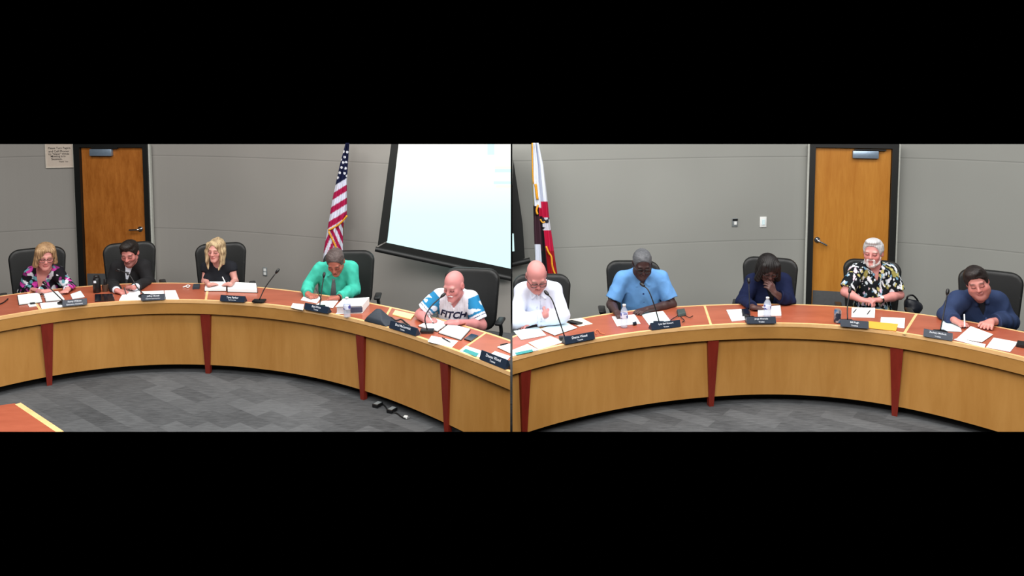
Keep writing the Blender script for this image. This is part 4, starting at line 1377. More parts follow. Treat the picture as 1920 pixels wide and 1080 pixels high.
# closed thick binder
zt = TZ + .075
P = quad([(643, 560), (691, 557.5), (678, 573), (629, 575)], zt)
root = thing('white_binder', np.mean(P, 0) - (0, 0, .075), 'thick closed white binder lying beside the person in the turquoise green shirt', 'binder')
Pb = [p - np.array((0, 0, .0725)) for p in P]
link_bm('cover', hexa_bm(Pb + [p + np.array((0, 0, .004)) for p in Pb]), M['paper'], root)
link_bm('cover', hexa_bm([p - np.array((0, 0, .004)) for p in P] + list(P)), M['paper'], root)
ci = np.mean(Pb, 0)
link_bm('page_stack', hexa_bm([ci + (p - ci) * .92 + np.array((0, 0, .006)) for p in Pb] + [ci + (p - ci) * .92 + np.array((0, 0, .066)) for p in Pb]), plain('page_edges', (206, 206, 214), .8), root)
link_bm('spine', hexa_bm([Pb[1] , Pb[1] + (P[1] - P[0]) * .03, Pb[2] + (P[2] - P[3]) * .03, Pb[2], P[1], P[1] + (P[1] - P[0]) * .03, P[2] + (P[2] - P[3]) * .03, P[2]]), M['paper'], root)
fr = unit(Pb[2] - Pb[3])
outw = unit(np.cross(fr, (0, 0, 1.0)))
mid = Pb[3] + (Pb[2] - Pb[3]) * .66 + np.array((0, 0, .034))
link_bm('spine_label', frame_box(mid, fr, (0, 0, 1), outw, (-.06, .09), (-.022, .022), (-.012, .002)), plain('navy_label', (60, 70, 92), .6), root)
# papers before the jersey and beyond
sheet('pale yellow pad behind the black tote bag', [(741, 583), (777, 591), (770, 599.5), (736, 590.5)], 'pale_yellow', lev=0, th=.008, group=PG)
book('open notebook with dark spine under the hands of the person in the baseball jersey',
     [(815, 599), (840, 608), (820, 622), (785, 612.5)], [(842.5, 609.5), (881, 619), (864, 638), (823, 625)], .010, ring=False, name='open_notebook', cat='notebook')
sheet('white sheet with a dark pen across it before the open notebook', [(809, 630), (859, 640), (847, 652), (802, 641)], lev=0, group=PG)
sheet('long white strip of paper with a teal printed block on the left-hand desk', [(873, 648.5), (914, 662), (902, 671.5), (862, 659)], lev=0, group=PG)
o = sheet('teal printed card on the white strip near the left-hand desk joint', [(873, 654), (898, 663), (892.5, 669), (867, 658.5)], 'teal', lev=1, th=.001, name='printed_card', cat='card')
sheet('white sheet behind the last name stand of the left-hand desk', [(928, 659), (957, 668.5), (948, 680), (918, 666)], lev=0, group=PG)
sheet('white sheet cut off at the inner end of the left-hand desk', [(932, 651), (955, 645), (960, 645), (960, 664)], lev=1, group=PG)
# right-hand desk
sheet('bluish white sheet furthest to the side of the person in the white dress shirt', [(963, 621), (1009, 613), (1024, 629), (977, 637.5)], 'paper_blue', lev=0, group=PG)
sheet('bluish white sheet in the middle before the folded arms', [(1013, 617), (1058, 603), (1082, 615), (1040, 629)], 'paper_blue', lev=1, group=PG)
sheet('cream sheet with a dark phone on it beside the folded arms', [(1060, 600.5), (1090, 596.5), (1111, 607.5), (1086, 612.5)], 'paper_cream', lev=0, group=PG)
sheet('white sheet tucked behind the name stand before the folded arms', [(991, 643), (1031, 630.5), (1059, 641), (1011, 656)], 'paper_cream', lev=0, group=PG)
sheet('white strip with a teal printed block on the right-hand desk', [(958, 658), (989, 645.5), (1010, 656.5), (958, 669)], lev=1, group=PG)
sheet('teal printed card on the strip at the inner end of the right-hand desk', [(965, 661.5), (997.6, 655), (1000, 659), (968.5, 666)], 'teal', lev=2, th=.001, name='printed_card', cat='card')
sheet('white sheet under the hands of the person in the pale blue shirt', [(1147, 594), (1190, 590), (1201, 607), (1157, 612)], lev=0, group=PG)
sheet('bluish white sheet tucked behind the name stand before the pale blue shirt', [(1202, 589), (1243, 583.5), (1259, 604), (1218, 611)], 'paper_blue', lev=0, group=PG)
sheet('white folder under a black pouch before the person in the navy blazer', [(1362, 582), (1396, 580), (1412, 598.5), (1372, 603)], lev=0, th=.006, group=PG)
sheet('white notepad behind the water bottle before the person in the navy blazer', [(1421, 578), (1463, 574.5), (1465, 592.5), (1421, 594)], lev=0, th=.012, group=PG)
sheet('white sheet with two pens on it before the clasped hands', [(1597, 577), (1641, 577.5), (1640, 596), (1596.5, 595)], lev=0, group=PG)
sheet('white sheet partly under the yellow envelope', [(1652, 595), (1697, 597), (1695.5, 615.5), (1650, 611)], lev=0, group=PG)
sheet('yellow envelope on the right-hand desk', [(1628, 602.5), (1684, 608), (1680, 621), (1624, 615)], 'yellow', lev=1, name='envelope', cat='envelope')
sheet('bluish white sheet under the writing hand of the person in the navy fleece', [(1767, 600), (1800, 611), (1803, 622), (1764, 621)], 'paper_blue', lev=0, group=PG)
sheet('white sheet under the flat hand of the person in the navy fleece', [(1820, 612), (1862, 627.5), (1841, 642), (1795, 634)], lev=1, group=PG)
sheet('white sheet lying under the others before the person in the navy fleece', [(1788, 637), (1796, 634.6), (1848, 646), (1846, 652)], lev=0, group=PG)
sheet('white sheet nearest the right end of the right-hand desk', [(1863, 633.5), (1909, 642), (1894, 660), (1849, 651.5)], lev=0, group=PG)

# name stands
def name_stand(label, bl, br, h, l1, l2, w1=.62, w2=.5):
    A, B = on_z(*bl, TZ + .0075), on_z(*br, TZ + .0075)
    u = unit(B - A); W = np.linalg.norm(B - A); n = np.array((-u[1], u[0], 0))
    t = n * h * .35
    root = thing('name_stand', (A + B) / 2, label, 'nameplate', 'dark name stands along the desk fronts')
    up = np.array((0, 0, h))
    cut = XL if (bl[0] + br[0]) / 2 < 958.5 else XR
    link_bm('stand', hexa_bm([A, B, B + n * .06, A + n * .06, A + t + up, B + t + up, B + t + up + n * .006, A + t + up + n * .006]), M['plate'], root, cuts=[cut])
    v = unit(t + up); c = (A + B) / 2 + (t + up) * .5
    link_bm('lettering', text_bm(l1, c + v * h * .20, u, v, W * w1, h * .34, .0015, .012), M['letter'], root)
    link_bm('lettering', text_bm(l2, c - v * h * .24, u, v, W * w2, h * .22, .0015, .008), M['letter'], root)
name_stand('dark name stand before the person in the floral blouse', (117, 575.5), (163, 571), .058, 'Kerry Wilcox', 'Executive Assistant', .6, .66)
name_stand('dark name stand before the person in the dark suit', (264.5, 564), (308.5, 562), .056, 'Jeffrey Howell', 'Associate Superintendent', .66, .62)
name_stand('dark name stand before the person with long blonde hair', (412, 564.5), (458, 567), .056, 'Tara Parker', 'Superintendent', .5, .6)
name_stand('dark name stand before the person in the turquoise green shirt', (569.5, 580), (614, 588), .058, 'Rick Price', 'Trustee', .42, .3)
name_stand('dark name stand before the person in the baseball jersey', (729, 614.5), (779, 630), .062, 'Brad McCormick', 'Trustee', .7, .22)
name_stand('dark name stand at the inner end of the left-hand desk', (898.5, 673), (947, 692.5), .066, 'Donna Wood', 'Trustee', .6, .3)
name_stand('dark name stand before the person in the white dress shirt', (1060, 646), (1116, 635.5), .058, 'Donna Wood', 'Trustee', .52, .22)
name_stand('dark name stand before the person in the pale blue shirt', (1222, 619), (1277, 612.5), .056, 'Lynn Earl Howard', 'Trustee', .72, .22)
name_stand('dark name stand before the person in the navy blazer', (1400.7, 607), (1455.5, 606.5), .056, 'Jorge Alvarado', 'Trustee', .66, .2)
name_stand('dark name stand before the person in the tropical print shirt', (1576, 612), (1629, 616.5), .058, 'Bill Pugh', 'Trustee', .36, .24)
name_stand('dark name stand before the person in the navy fleece', (1731, 630.5), (1785, 639.5), .060, 'Zachary Mullock', 'Trustee', .6, .22)

# gooseneck microphones
def microphone(label, base, pts, head, lean=.10, foot=(.05, .035), r=.0055):
    b = on_z(*base, TZ + .0105)
    root = thing('gooseneck_microphone', b, label, 'microphone', 'gooseneck microphones on the curved desks')
    bm = bmesh.new(); frame_box(b, (1, 0, 0), (0, 1, 0), (0, 0, 1), (-foot[0], foot[0]), (-foot[1], foot[1]), (0, .022), .008, 2, bm)
    link_bm('base', bm, M['mic'], root, smooth='auto')
    P = [b + (0, 0, .018)]
    allp = list(pts) + [head]
    for i, q in enumerate(allp):
        P.append(on_y(q[0], q[1], b[1] + lean * (i + 1) / len(allp)))
    path = smooth_path(P, 6)
    bm = bmesh.new(); add_tube(bm, path, r, 8)
    link_bm('neck', bm, M['mic'], root, smooth=True)
    d = unit(path[-1] - path[-4]); e = path[-1]
    bm = bmesh.new(); add_tube(bm, [e - d * .01, e + d * .004, e + d * .02, e + d * .038, e + d * .046], [.008, .0135, .015, .0125, .005], 10)
    link_bm('capsule_head', bm, M['mic'], root, smooth=True)
microphone('gooseneck microphone slanting over the binder of the person in the floral blouse', (120, 569), [(105, 551)], (86, 533))
microphone('gooseneck microphone before the dark suit, bent to the chest', (271, 556), [(258, 540), (242, 515)], (224, 507))
microphone('gooseneck microphone with flat base beside the name stand of the blonde person', (486, 566), [(498, 538)], (518, 511), foot=(.062, .04))
microphone('gooseneck microphone before the turquoise green shirt', (599.5, 577), [(603, 545)], (607, 519))
microphone('gooseneck microphone crossing before the baseball jersey', (801, 622), [(797, 596), (808, 575)], (828, 556), foot=(.06, .04))
for nm, lab, px, cutx in (('microphone_base', 'black microphone base cut off at the inner end of the left-hand desk', [(950, 682), (962, 679), (962, 692), (951, 692)], XL), ('microphone_base', 'black microphone base at the outer end of the right-hand desk', [(1908, 643), (1924, 645), (1920, 653), (1905, 650)], XR)):
    Pq = quad(px, TZ + .002)
    props(link_bm(nm, slab(Pq, .022), M['mic'], base=np.mean(Pq, 0), cuts=[cutx]), lab, 'microphone base')
microphone('gooseneck microphone before the folded arms', (1059, 636), [(1047, 596), (1036, 564)], (1027, 552))
microphone('gooseneck microphone before the pale blue shirt', (1236, 608), [(1226, 570), (1216, 545)], (1207, 536))
microphone('slim upright microphone before the navy blazer', (1406, 598), [(1405, 560)], (1404, 530), foot=(.045, .03), r=.004)
microphone('gooseneck microphone before the tropical print shirt', (1589, 604), [(1589, 575)], (1593, 548))
microphone('gooseneck microphone beside the sleeve of the navy fleece', (1763, 624), [(1769, 590)], (1776, 551))

# bottles, can, jar
def bottle(label, base, h, r, kind='water'):
    b = on_z(*base, TZ + (.0155 if 'navy' in label else .006))
    root = thing('water_bottle', b, label, 'bottle', 'clear water bottles on the curved desks')
    bm = bmesh.new(); add_lathe(bm, b, [(r * .85, 0), (r, .006), (r * .93, h * .12), (r, h * .2), (r * .95, h * .32), (r, h * .40), (r, h * .62), (r * .9, h * .72), (r * .42, h * .88), (r * .40, h * .92)], 20)
    link_bm('body', bm, M['clear'], root, smooth=True)
    bm = bmesh.new(); add_lathe(bm, b, [(r * 1.01, h * .40), (r * 1.015, h * .41), (r * 1.015, h * .61), (r * 1.01, h * .62)], 20)
    link_bm('label_band', bm, band_mat, root, smooth=True)
    bm = bmesh.new(); add_lathe(bm, b, [(r * .46, h * .915), (r * .46, h * .99), (r * .42, h)], 16)
    link_bm('cap', bm, M['white_plastic'], root, smooth=True)
nb = NT('bottle_label'); v = nb.coords('Object', (1, 1, 1)); no = nb.node('ShaderNodeTexNoise', i_Scale=26.0, i_Detail=1.0); nb.link(v, no.inputs['Vector'])
rr = nb.ramp(no.outputs['Fac'], [(.50, lin((222, 226, 244))), (.56, lin((60, 70, 150)))]); nb.link(rr.outputs[0], nb.b.inputs['Base Color']); band_mat = nb.m
bottle('clear water bottle before the thick white binder', (651, 594), .185, .033)
bottle('clear water bottle with blue and white label before the pale blue shirt', (1170, 613), .205, .033)
bottle('clear water bottle behind the name stand before the navy blazer', (1438.5, 594), .185, .034)
b = on_z(1570, 605, TZ + .002)
root = thing('drink_can', b, 'small silver and blue drink can before the person in the tropical print shirt', 'can')
bm = bmesh.new(); add_lathe(bm, b, [(.024, 0), (.031, .008), (.031, .108), (.026, .120), (.026, .123)], 20)
nb = NT('can_print'); v = nb.coords('Object'); no = nb.node('ShaderNodeTexNoise', i_Scale=18.0, i_Detail=1.0); nb.link(v, no.inputs['Vector'])
rr = nb.ramp(no.outputs['Fac'], [(.42, lin((60, 66, 84))), (.52, lin((186, 176, 180))), (.62, lin((70, 130, 180)))]); nb.link(rr.outputs[0], nb.b.inputs['Base Color']); nb.setb(Roughness=.3, Metallic=.5)
link_bm('body', bm, nb.m, root, smooth='auto')
bm = bmesh.new(); add_lathe(bm, b, [(.025, .1232), (.025, .1245)], 20); link_bm('lid', bm, M['silver'], root, smooth='auto')
b = on_z(182, 548, TZ + .002)
root = thing('flask', b, 'tall black drinking flask beside the person in the dark suit', 'flask')
bm = bmesh.new(); add_lathe(bm, b, [(.034, 0), (.037, .006), (.037, .135), (.031, .15)], 20); link_bm('body', bm, M['mic'], root, smooth='auto')
bm = bmesh.new(); add_lathe(bm, b, [(.028, .15), (.028, .172), (.022, .178)], 16); link_bm('lid', bm, M['mic'], root, smooth='auto')
bm = bmesh.new(); frame_box(b, (1, 0, 0), (0, 1, 0), (0, 0, 1), (-.012, .014), (-.0385, -.036), (.105, .13), bm=bm); link_bm('emblem', bm, M['letter'], root, label='pale round emblem')
b = on_z(197.5, 546, TZ + .002)
root = thing('pen_cup', b, 'small brown cup of dark pens beside the black flask', 'cup')
bm = bmesh.new(); add_lathe(bm, b, [(.026, 0), (.032, .06), (.032, .068)], 16); link_bm('cup', bm, plain('brown_cup', (74, 54, 42), .5), root, smooth='auto')
for dx, dy_, tip in ((-.012, 0, (-.014, .012)), (.008, .004, (.016, 0)), (0, -.01, (.002, -.014))):
    bm = bmesh.new(); add_tube(bm, [b + (dx, dy_, .060), b + (tip[0], tip[1], .125)], .006, 6); link_bm('pen', bm, M['mic'], root, smooth='auto')
o = sheet('dark tablet lying flat before the black flask', [(178, 553), (211, 552), (215, 564), (178, 566)], 'phone', lev=0, th=.009, name='tablet', cat='tablet')
# phones and small electronics
sheet('black phone lying beside the open notebook', [(884, 627.5), (897, 631), (883, 641), (870, 637)], 'phone', lev=0, th=.01, name='phone', cat='phone')
sheet('black phone on the cream sheet beside the folded arms', [(1063, 603.5), (1072, 601.5), (1093, 606.5), (1082, 609)], 'phone', lev=2, th=.01, name='phone', cat='phone')
sheet('black pouch on the white folder before the navy blazer', [(1390, 583), (1403, 582), (1406, 592), (1392, 593)], 'phone', lev=2, th=.02, name='pouch', cat='pouch')
sheet('small black clip on the sheet before the pale blue shirt', [(1186, 606.5), (1193, 605), (1194, 609), (1187, 610)], 'mic', lev=1, th=.012, name='binder_clip', cat='clip')
sheet('small black clip on the white card before the open white binder', [(56, 569), (65, 568), (66, 570), (57, 571.2)], 'mic', lev=1, th=.008, name='binder_clip', cat='clip')
sheet('dark grey square box on the desk beside the blonde person', [(363, 535.5), (375, 535), (374, 542), (361, 542.5)], 'grey_dark' if 'grey_dark' in M else 'bag', lev=0, th=.02, name='control_box', cat='box')
P0 = quad([(1268, 585), (1284, 583), (1287, 592), (1271, 594.5)], TZ + .002)
root = thing('desk_phone', np.mean(P0, 0), 'small dark electronic box with cable beside the pale blue shirt', 'device')
c = np.mean(P0, 0)
link_bm('body', hexa_bm(P0 + [c + (p - c) * .86 + np.array((0, 0, .03)) for p in P0], .004), plain('device_grey', (60, 72, 70), .5), root, smooth='auto')
for pts in ([(1271, 592), (1262, 597), (1257, 601)], [(1284, 591), (1292, 595), (1299, 592.5)], [(1276, 594), (1283, 601), (1279, 604)]):
    bm = bmesh.new(); add_tube(bm, smooth_path([on_z(x, y, TZ + .012) for x, y in pts], 5), .004, 6); link_bm('cable', bm, M['mic'], root, smooth=True)
def cable(label, pts, mat, r=.004, z=TZ + .0085, name='cable'):
    P = [on_z(x, y, z) for x, y in pts]
    bm = bmesh.new(); add_tube(bm, smooth_path(P, 6), r, 6)
    props(link_bm(name, bm, M[mat], smooth=True, base=P[0]), label, 'cable')
cable('thin tan cable curled on the desk beside the name stand of the white shirt', [(1118, 627), (1116, 621), (1121, 618), (1126, 624), (1134, 626.5)], 'wire')
cable('black cable running off the outer end of the left-hand desk', [(-6, 572), (5, 568), (12, 563), (15, 560)], 'mic', .006)
cable('white earphone cable bunched on the desk beside the blonde person', [(343, 538.5), (348, 537), (352, 539), (356, 536), (352, 534.5), (349, 536)], 'white_plastic', .006)
# pens
def pen(label, a, b, mat, r=.005):
    bm = bmesh.new(); d = unit(b - a); L = np.linalg.norm(b - a)
    root = thing('pen', (a + b) / 2, label, 'pen')
    add_tube(bm, [a, a + d * .004, a + d * L * .82], [r * .7, r, r], 8); link_bm('barrel', bm, M[mat], root, smooth='auto')
    bm = bmesh.new(); add_tube(bm, [a + d * L * .82, b - d * .004, b], [r * .95, r * .5, r * .15], 8); link_bm('tip', bm, M['mic'], root, smooth='auto')
def Sp(k, j): return PEOPLE[k][1][j]
pen('dark blue pen on the white sheet before the open notebook', on_z(829, 633, TZ + .012), on_z(845, 642, TZ + .012), 'phone')
pen('dark pen lying behind the last white sheets of the left-hand desk', on_z(938, 647, TZ + .012), on_z(953, 643.5, TZ + .012), 'mic', .006)
pen('dark pen lying at the left of the sheet before the clasped hands', on_z(1600, 586, TZ + .012), on_z(1606, 579, TZ + .012), 'mic', .004)
pen('dark pen lying at the right of the sheet before the clasped hands', on_z(1626, 589, TZ + .012), on_z(1632, 581, TZ + .012), 'mic', .004)
b_ = on_z(1809, 618, TZ + .008); pen('white pen held by the person in the navy fleece', on_y(1808, 589, b_[1] + .05), b_, 'white_plastic', .006)
b_ = on_z(425, 535, TZ + .045); pen('white pen held over the open binder by the blonde person', on_y(417, 519, b_[1] + .05), b_, 'white_plastic', .005)
b_ = on_z(603, 562, TZ + .012); pen('black pen held by the person in the turquoise green shirt', on_y(592, 540, b_[1] + .06), b_, 'mic', .006)
b_ = on_z(237, 553, TZ + .008); pen('black pen held by the person in the dark suit', on_y(232, 538, b_[1] + .04), b_, 'mic', .005)
b_ = on_z(813, 607, TZ + .016); pen('white pen held by the person in the baseball jersey', on_y(804, 592, b_[1] + .05), b_, 'white_plastic', .005)

# tote bag by the jersey
a, b = on_z(681, 602, TZ + .003), on_z(724, 613, TZ + .003); Y0 = (a[1] + b[1]) / 2
pk = on_y(705, 578, Y0 + .07)
bk = unit(np.array((-(b - a)[1], (b - a)[0], 0))) * .15
root = thing('tote_bag', (a + b) / 2, 'slumped dark canvas tote bag on the desk beside the jersey name stand', 'bag')
bm = bmesh.new()
vs = [bm.verts.new(tuple(p)) for p in (a, b, b + bk, a + bk, a * .62 + pk * .38 - bk * .12, b * .66 + pk * .34 - bk * .08, b * .7 + pk * .3 + bk * .75, a * .62 + pk * .38 + bk * .7, pk, pk + (b - a) * .10 + bk * .2)]
for f in ((3, 2, 1, 0), (0, 1, 5, 4), (4, 5, 9, 8), (1, 2, 6, 5), (2, 3, 7, 6), (3, 0, 4, 7), (5, 6, 9), (7, 4, 8), (6, 7, 8, 9)): bm.faces.new([vs[i] for i in f])
bmesh.ops.recalc_face_normals(bm, faces=bm.faces[:])
bevel(bm, .010, 3)
link_bm('body', bm, M['bag'], root, smooth='auto')
for pts in ([(722, 596), (732, 595), (742, 601), (752, 599), (760, 605), (768, 611)], [(724, 600), (735, 603), (745, 609), (755, 607), (764, 613)]):
    bm = bmesh.new(); add_tube(bm, smooth_path([on_z(x, y, TZ + .012 + .012 * (i % 2)) for i, (x, y) in enumerate(pts)], 6), .008, 6)
    link_bm('strap', bm, M['mic'], root, smooth=True)
# leather handbag hung on the arm of the tropical shirt's chair
S = PEOPLE['tropical'][1]
c = on_y(1712, 572, S['P'][1] + .30)
root = thing('handbag', c, 'dark handbag on the chair arm beside the person in the tropical print shirt', 'bag')
G = Field(c - .18, c + .18, .008)
G.add(ellip(c - (0, 0, .03), (.085, .07, .085)), 0); G.add(capsule(c + (-.05, 0, .02), c + (.05, 0, -.02), .045), .03)
G.warp(lambda P: .005 * hnoise(P, 40, 3.0))
V, Q = G.mesh(); link_np('body', V, Q, plain('navy_leather', (20, 24, 34), .45), root)
bm = bmesh.new(); add_tube(bm, smooth_path([c + (-.07, 0, .03), c + (-.06, 0, .09), c + (-.01, 0, .105), c + (.04, 0, .06), c + (.06, 0, .01)], 5), .009, 8); link_bm('strap', bm, M['mic'], root, smooth=True)

# plugs and leads on the carpet
for i, (x0, y0, lab) in enumerate(((708, 762, 'black power adapter on the carpet under the desk, nearer the third pilaster'), (735, 772, 'black power adapter on the carpet under the desk, beside the white plug'))):
    p = on_z(x0, y0, 0.0)
    root = thing('power_adapter', p + (0, 0, .002), lab, 'adapter', 'power adapters under the left-hand desk')
    bm = bmesh.new(); frame_box(p, unit((1, -.5, 0)), unit((.5, 1, 0)), (0, 0, 1), (-.03, .03), (-.045, .045), (.002, .032), .006, 2, bm); link_bm('body', bm, M['mic'], root, smooth='auto')
    bm = bmesh.new(); frame_box(p, unit((1, -.5, 0)), unit((.5, 1, 0)), (0, 0, 1), (-.022, .022), (-.034, .034), (.032, .0335), bm=bm); link_bm('rating_plate', bm, M['grey_plastic'], root)
cable('black power lead looping over the carpet under the left-hand desk', [(702, 763), (716, 758), (724, 764), (728, 772), (742, 774), (752, 781), (760, 785)], 'mic', .006, .008, 'power_lead')
p = on_z(761, 785, 0.0)
root = thing('plug', p, 'white plug on the end of the power lead on the carpet', 'plug')
bm = bmesh.new(); frame_box(p, unit((1, -.4, 0)), unit((.4, 1, 0)), (0, 0, 1), (-.018, .018), (-.014, .014), (.002, .026), .005, 2, bm); link_bm('body', bm, M['white_plastic'], root, smooth='auto')
for sx in (-.007, .007):
    bm = bmesh.new(); frame_box(p + unit((1, -.4, 0)) * .018 + unit((.4, 1, 0)) * sx, unit((1, -.4, 0)), unit((.4, 1, 0)), (0, 0, 1), (0, .016), (-.002, .002), (.010, .018), bm=bm); link_bm('prong', bm, M['silver'], root)
# ------------------------------------------------------------------ on and before the walls
def wallY(pl, px, py=430):
    Y = 10.0
    for _ in range(8): Y = float(np.polyval(pl[0], on_y(px, py, Y)[0]))
    return Y
def wall_axes(pl, X):
    t = unit((1.0, float(np.polyval(np.polyder(pl[0]), X)), 0)); return t, np.array((0, 0, 1.0)), np.cross(t, (0, 0, 1.0))
# notice
Y = wallY(WL, 111, 290) - .02
A, B = on_y(87, 292, Y), on_y(135, 292, Y)
c = (A + B) / 2; t, v, w = wall_axes(WL, c[0]); c[1] = np.polyval(WL[0], c[0])
top, bot = on_y(111, 262, Y)[2], on_y(111, 314.5, Y)[2]; hw = np.linalg.norm(B - A) / 2
root = thing('notice_board', np.array((c[0], c[1] - .02, bot)), 'beige notice with black lettering on the wall beside the left-hand door', 'sign')
o = np.array((c[0], c[1], 0.0))
link_bm('board', frame_box(o, t, v, w, (-hw, hw), (bot, top), (.004, .022)), M['beige'], root, cuts=[TOP])
bm = bmesh.new()
frame_box(o, t, v, w, (-hw, -hw + .015), (bot, top), (.022, .03), bm=bm); frame_box(o, t, v, w, (hw - .015, hw), (bot, top), (.022, .03), bm=bm); frame_box(o, t, v, w, (-hw + .015, hw - .015), (bot, bot + .015), (.022, .03), bm=bm)
link_bm('frame', bm, plain('pale_frame', (206, 196, 182), .6), root, cuts=[TOP])
for i, (s, wd, off) in enumerate((('Please Turn Pagers', .90, 0), ('and Cell Phones', .78, -.05), ('to "Silent" While', .80, -.05), ('Meeting is in', .66, -.10), ('Session.', .42, -.20), ('Thank You', .36, .25))):
    zz = on_y(111, (278, 283.5, 288.5, 293.5, 298, 303)[i], Y)[2]
    link_bm('lettering', text_bm(s, o + t * (off * hw) + v * zz + w * .022, t, v, 2 * hw * wd * .92, .034, .002, .012), M['ink'], root)
# plates
def plate(name, label, px, py, wpx, hpx, pl, mat, inner, cat):
    Y = wallY(pl, px, py); c = on_y(px, py, Y); t, v, w = wall_axes(pl, c[0]); s = FPX / Y
    root = thing(name, c - w * 0, label, cat)
    link_bm('cover_plate', frame_box(c, t, v, w, (-wpx / s / 2, wpx / s / 2), (-hpx / s / 2, hpx / s / 2), (.001, .012), .003), M[mat], root, smooth='auto')
    for (x0, x1, z0, z1, m2, nm) in inner:
        link_bm(nm, frame_box(c, t, v, w, (x0 / s, x1 / s), (z0 / s, z1 / s), (.012, .02)), M[m2], root)
plate('light_switch', 'white light switch plate on the wall beside the right-hand door', 1430.5, 416, 13, 20, WR, 'white_plastic', [(-2.5, 2.5, -5, 5, 'paper_blue', 'rocker')], 'switch')
plate('wall_sensor', 'small grey wall control further from the door than the white switch', 1377.5, 417, 11, 16, WR, 'grey_plastic', [(-2, 3, -4, 2, 'white_plastic', 'button'), (-5, 5, 4, 7, 'mic', 'display')], 'switch')
plate('wall_outlet', 'small white wall outlet behind the desk beside the blonde person', 497.5, 509, 9, 16, WL, 'grey_plastic', [(-2, 3, 1, 6, 'white_plastic', 'socket'), (-2, 3, -6, -1, 'white_plastic', 'socket')], 'outlet')

# projection screen, hung in front of the wall; each half of the picture shows its own part
n = NT('lit_screen'); tc = n.node('ShaderNodeTexCoord'); sp = n.node('ShaderNodeSeparateXYZ'); n.link(tc.outputs['Object'], sp.inputs[0])
mr = n.node('ShaderNodeMapRange'); mr.inputs['From Min'].default_value = .0; mr.inputs['From Max'].default_value = 1.35; n.link(sp.outputs['Z'], mr.inputs[0])
rr = n.ramp(mr.outputs[0], [(0.0, lin((212, 250, 255))), (.45, lin((216, 255, 255))), (.8, lin((240, 255, 250))), (1.0, lin((255, 255, 246)))])
n.setb(Roughness=.9); n.b.inputs['Base Color'].default_value = (.1, .1, .1, 1)
n.link(rr.outputs[0], n.b.inputs['Emission Color']); n.b.inputs['Emission Strength'].default_value = 1.0
M['screen'] = n.m
def glow(name, c):
    n = NT(name); v = n.coords('Object'); no = n.node('ShaderNodeTexNoise', i_Scale=4.0); n.link(v, no.inputs['Vector'])
    k = lin(c); r = n.ramp(no.outputs['Fac'], [(.3, k), (.7, tuple(x * .97 for x in k[:3]) + (1,))])
    n.link(r.outputs[0], n.b.inputs['Emission Color']); n.b.inputs['Emission Strength'].default_value = 1.0; n.b.inputs['Base Color'].default_value = (.1, .1, .1, 1)
    return n.m
def pane(px, Y, th):
    P = [on_y(x, y, Y) for x, y in px]
    return hexa_bm([p + np.array((0, th, 0)) for p in P] + P)
Ys = min(np.polyval(WL[0], on_y(957, 500, 9.3)[0]), np.polyval(WL[0], on_y(705, 470, 9.5)[0])) - .10
root = thing('projection_screen', on_y(830, 500, Ys), 'lit white projection screen with black border on the left-hand side', 'screen')
root.location = tuple(on_y(830, 500, Ys))
link_bm('screen_surface', pane([(724.6, 455.7), (964, 506), (964, 262), (746, 262)], Ys, .01), M['screen'], root, cuts=[XL, TOP])
link_bm('border', pane([(708, 461), (726, 452), (748, 262), (734.5, 262)], Ys - .012, .03), M['black'], root, cuts=[XL, TOP])
link_bm('border', pane([(707, 465), (966, 520), (966, 506), (724, 455)], Ys - .012, .03), M['black'], root, cuts=[XL])
bm = bmesh.new(); a, b = on_y(704, 467, Ys - .02), on_y(968, 524.5, Ys - .02); add_tube(bm, [a, b], .030, 14)
link_bm('bottom_bar', bm, M['chair'], root, cuts=[XL], smooth='auto')
gy, gc = glow('screen_pale_yellow', (255, 255, 226)), glow('screen_pale_cyan', (205, 250, 250))
for (x0, x1, y0, y1, m) in ((928, 964, 312, 317, gy), (928, 964, 317, 323, gc), (926, 964, 340, 345, gc), (930, 964, 347, 352, gy), (914, 927, 262, 290, gc)):
    link_bm('projected_bar', pane([(x0, y1), (x1, y1), (x1, y0), (x0, y0)], Ys - .003, .002), m, root, cuts=[XL, TOP])
Yr = np.polyval(WR[0], .05) - .16
root = thing('projection_screen', on_y(970, 480, Yr), 'black edge of a projection screen at the inner end of the right-hand wall', 'screen')
link_bm('border', pane([(955, 497), (984, 484), (980, 420), (962.5, 300)], Yr, .03), M['black'], root, cuts=[XR, TOP])
bm = bmesh.new(); a, b = on_y(955, 497, Yr - .01), on_y(994, 488, Yr - .01); add_tube(bm, [a, b], .034, 14)
link_bm('bottom_bar', bm, M['chair'], root, cuts=[XR], smooth='auto')
link_bm('screen_surface', pane([(955, 472), (964.5, 471), (963.2, 438), (955, 438)], Yr - .006, .004), M['screen'], root, cuts=[XR])

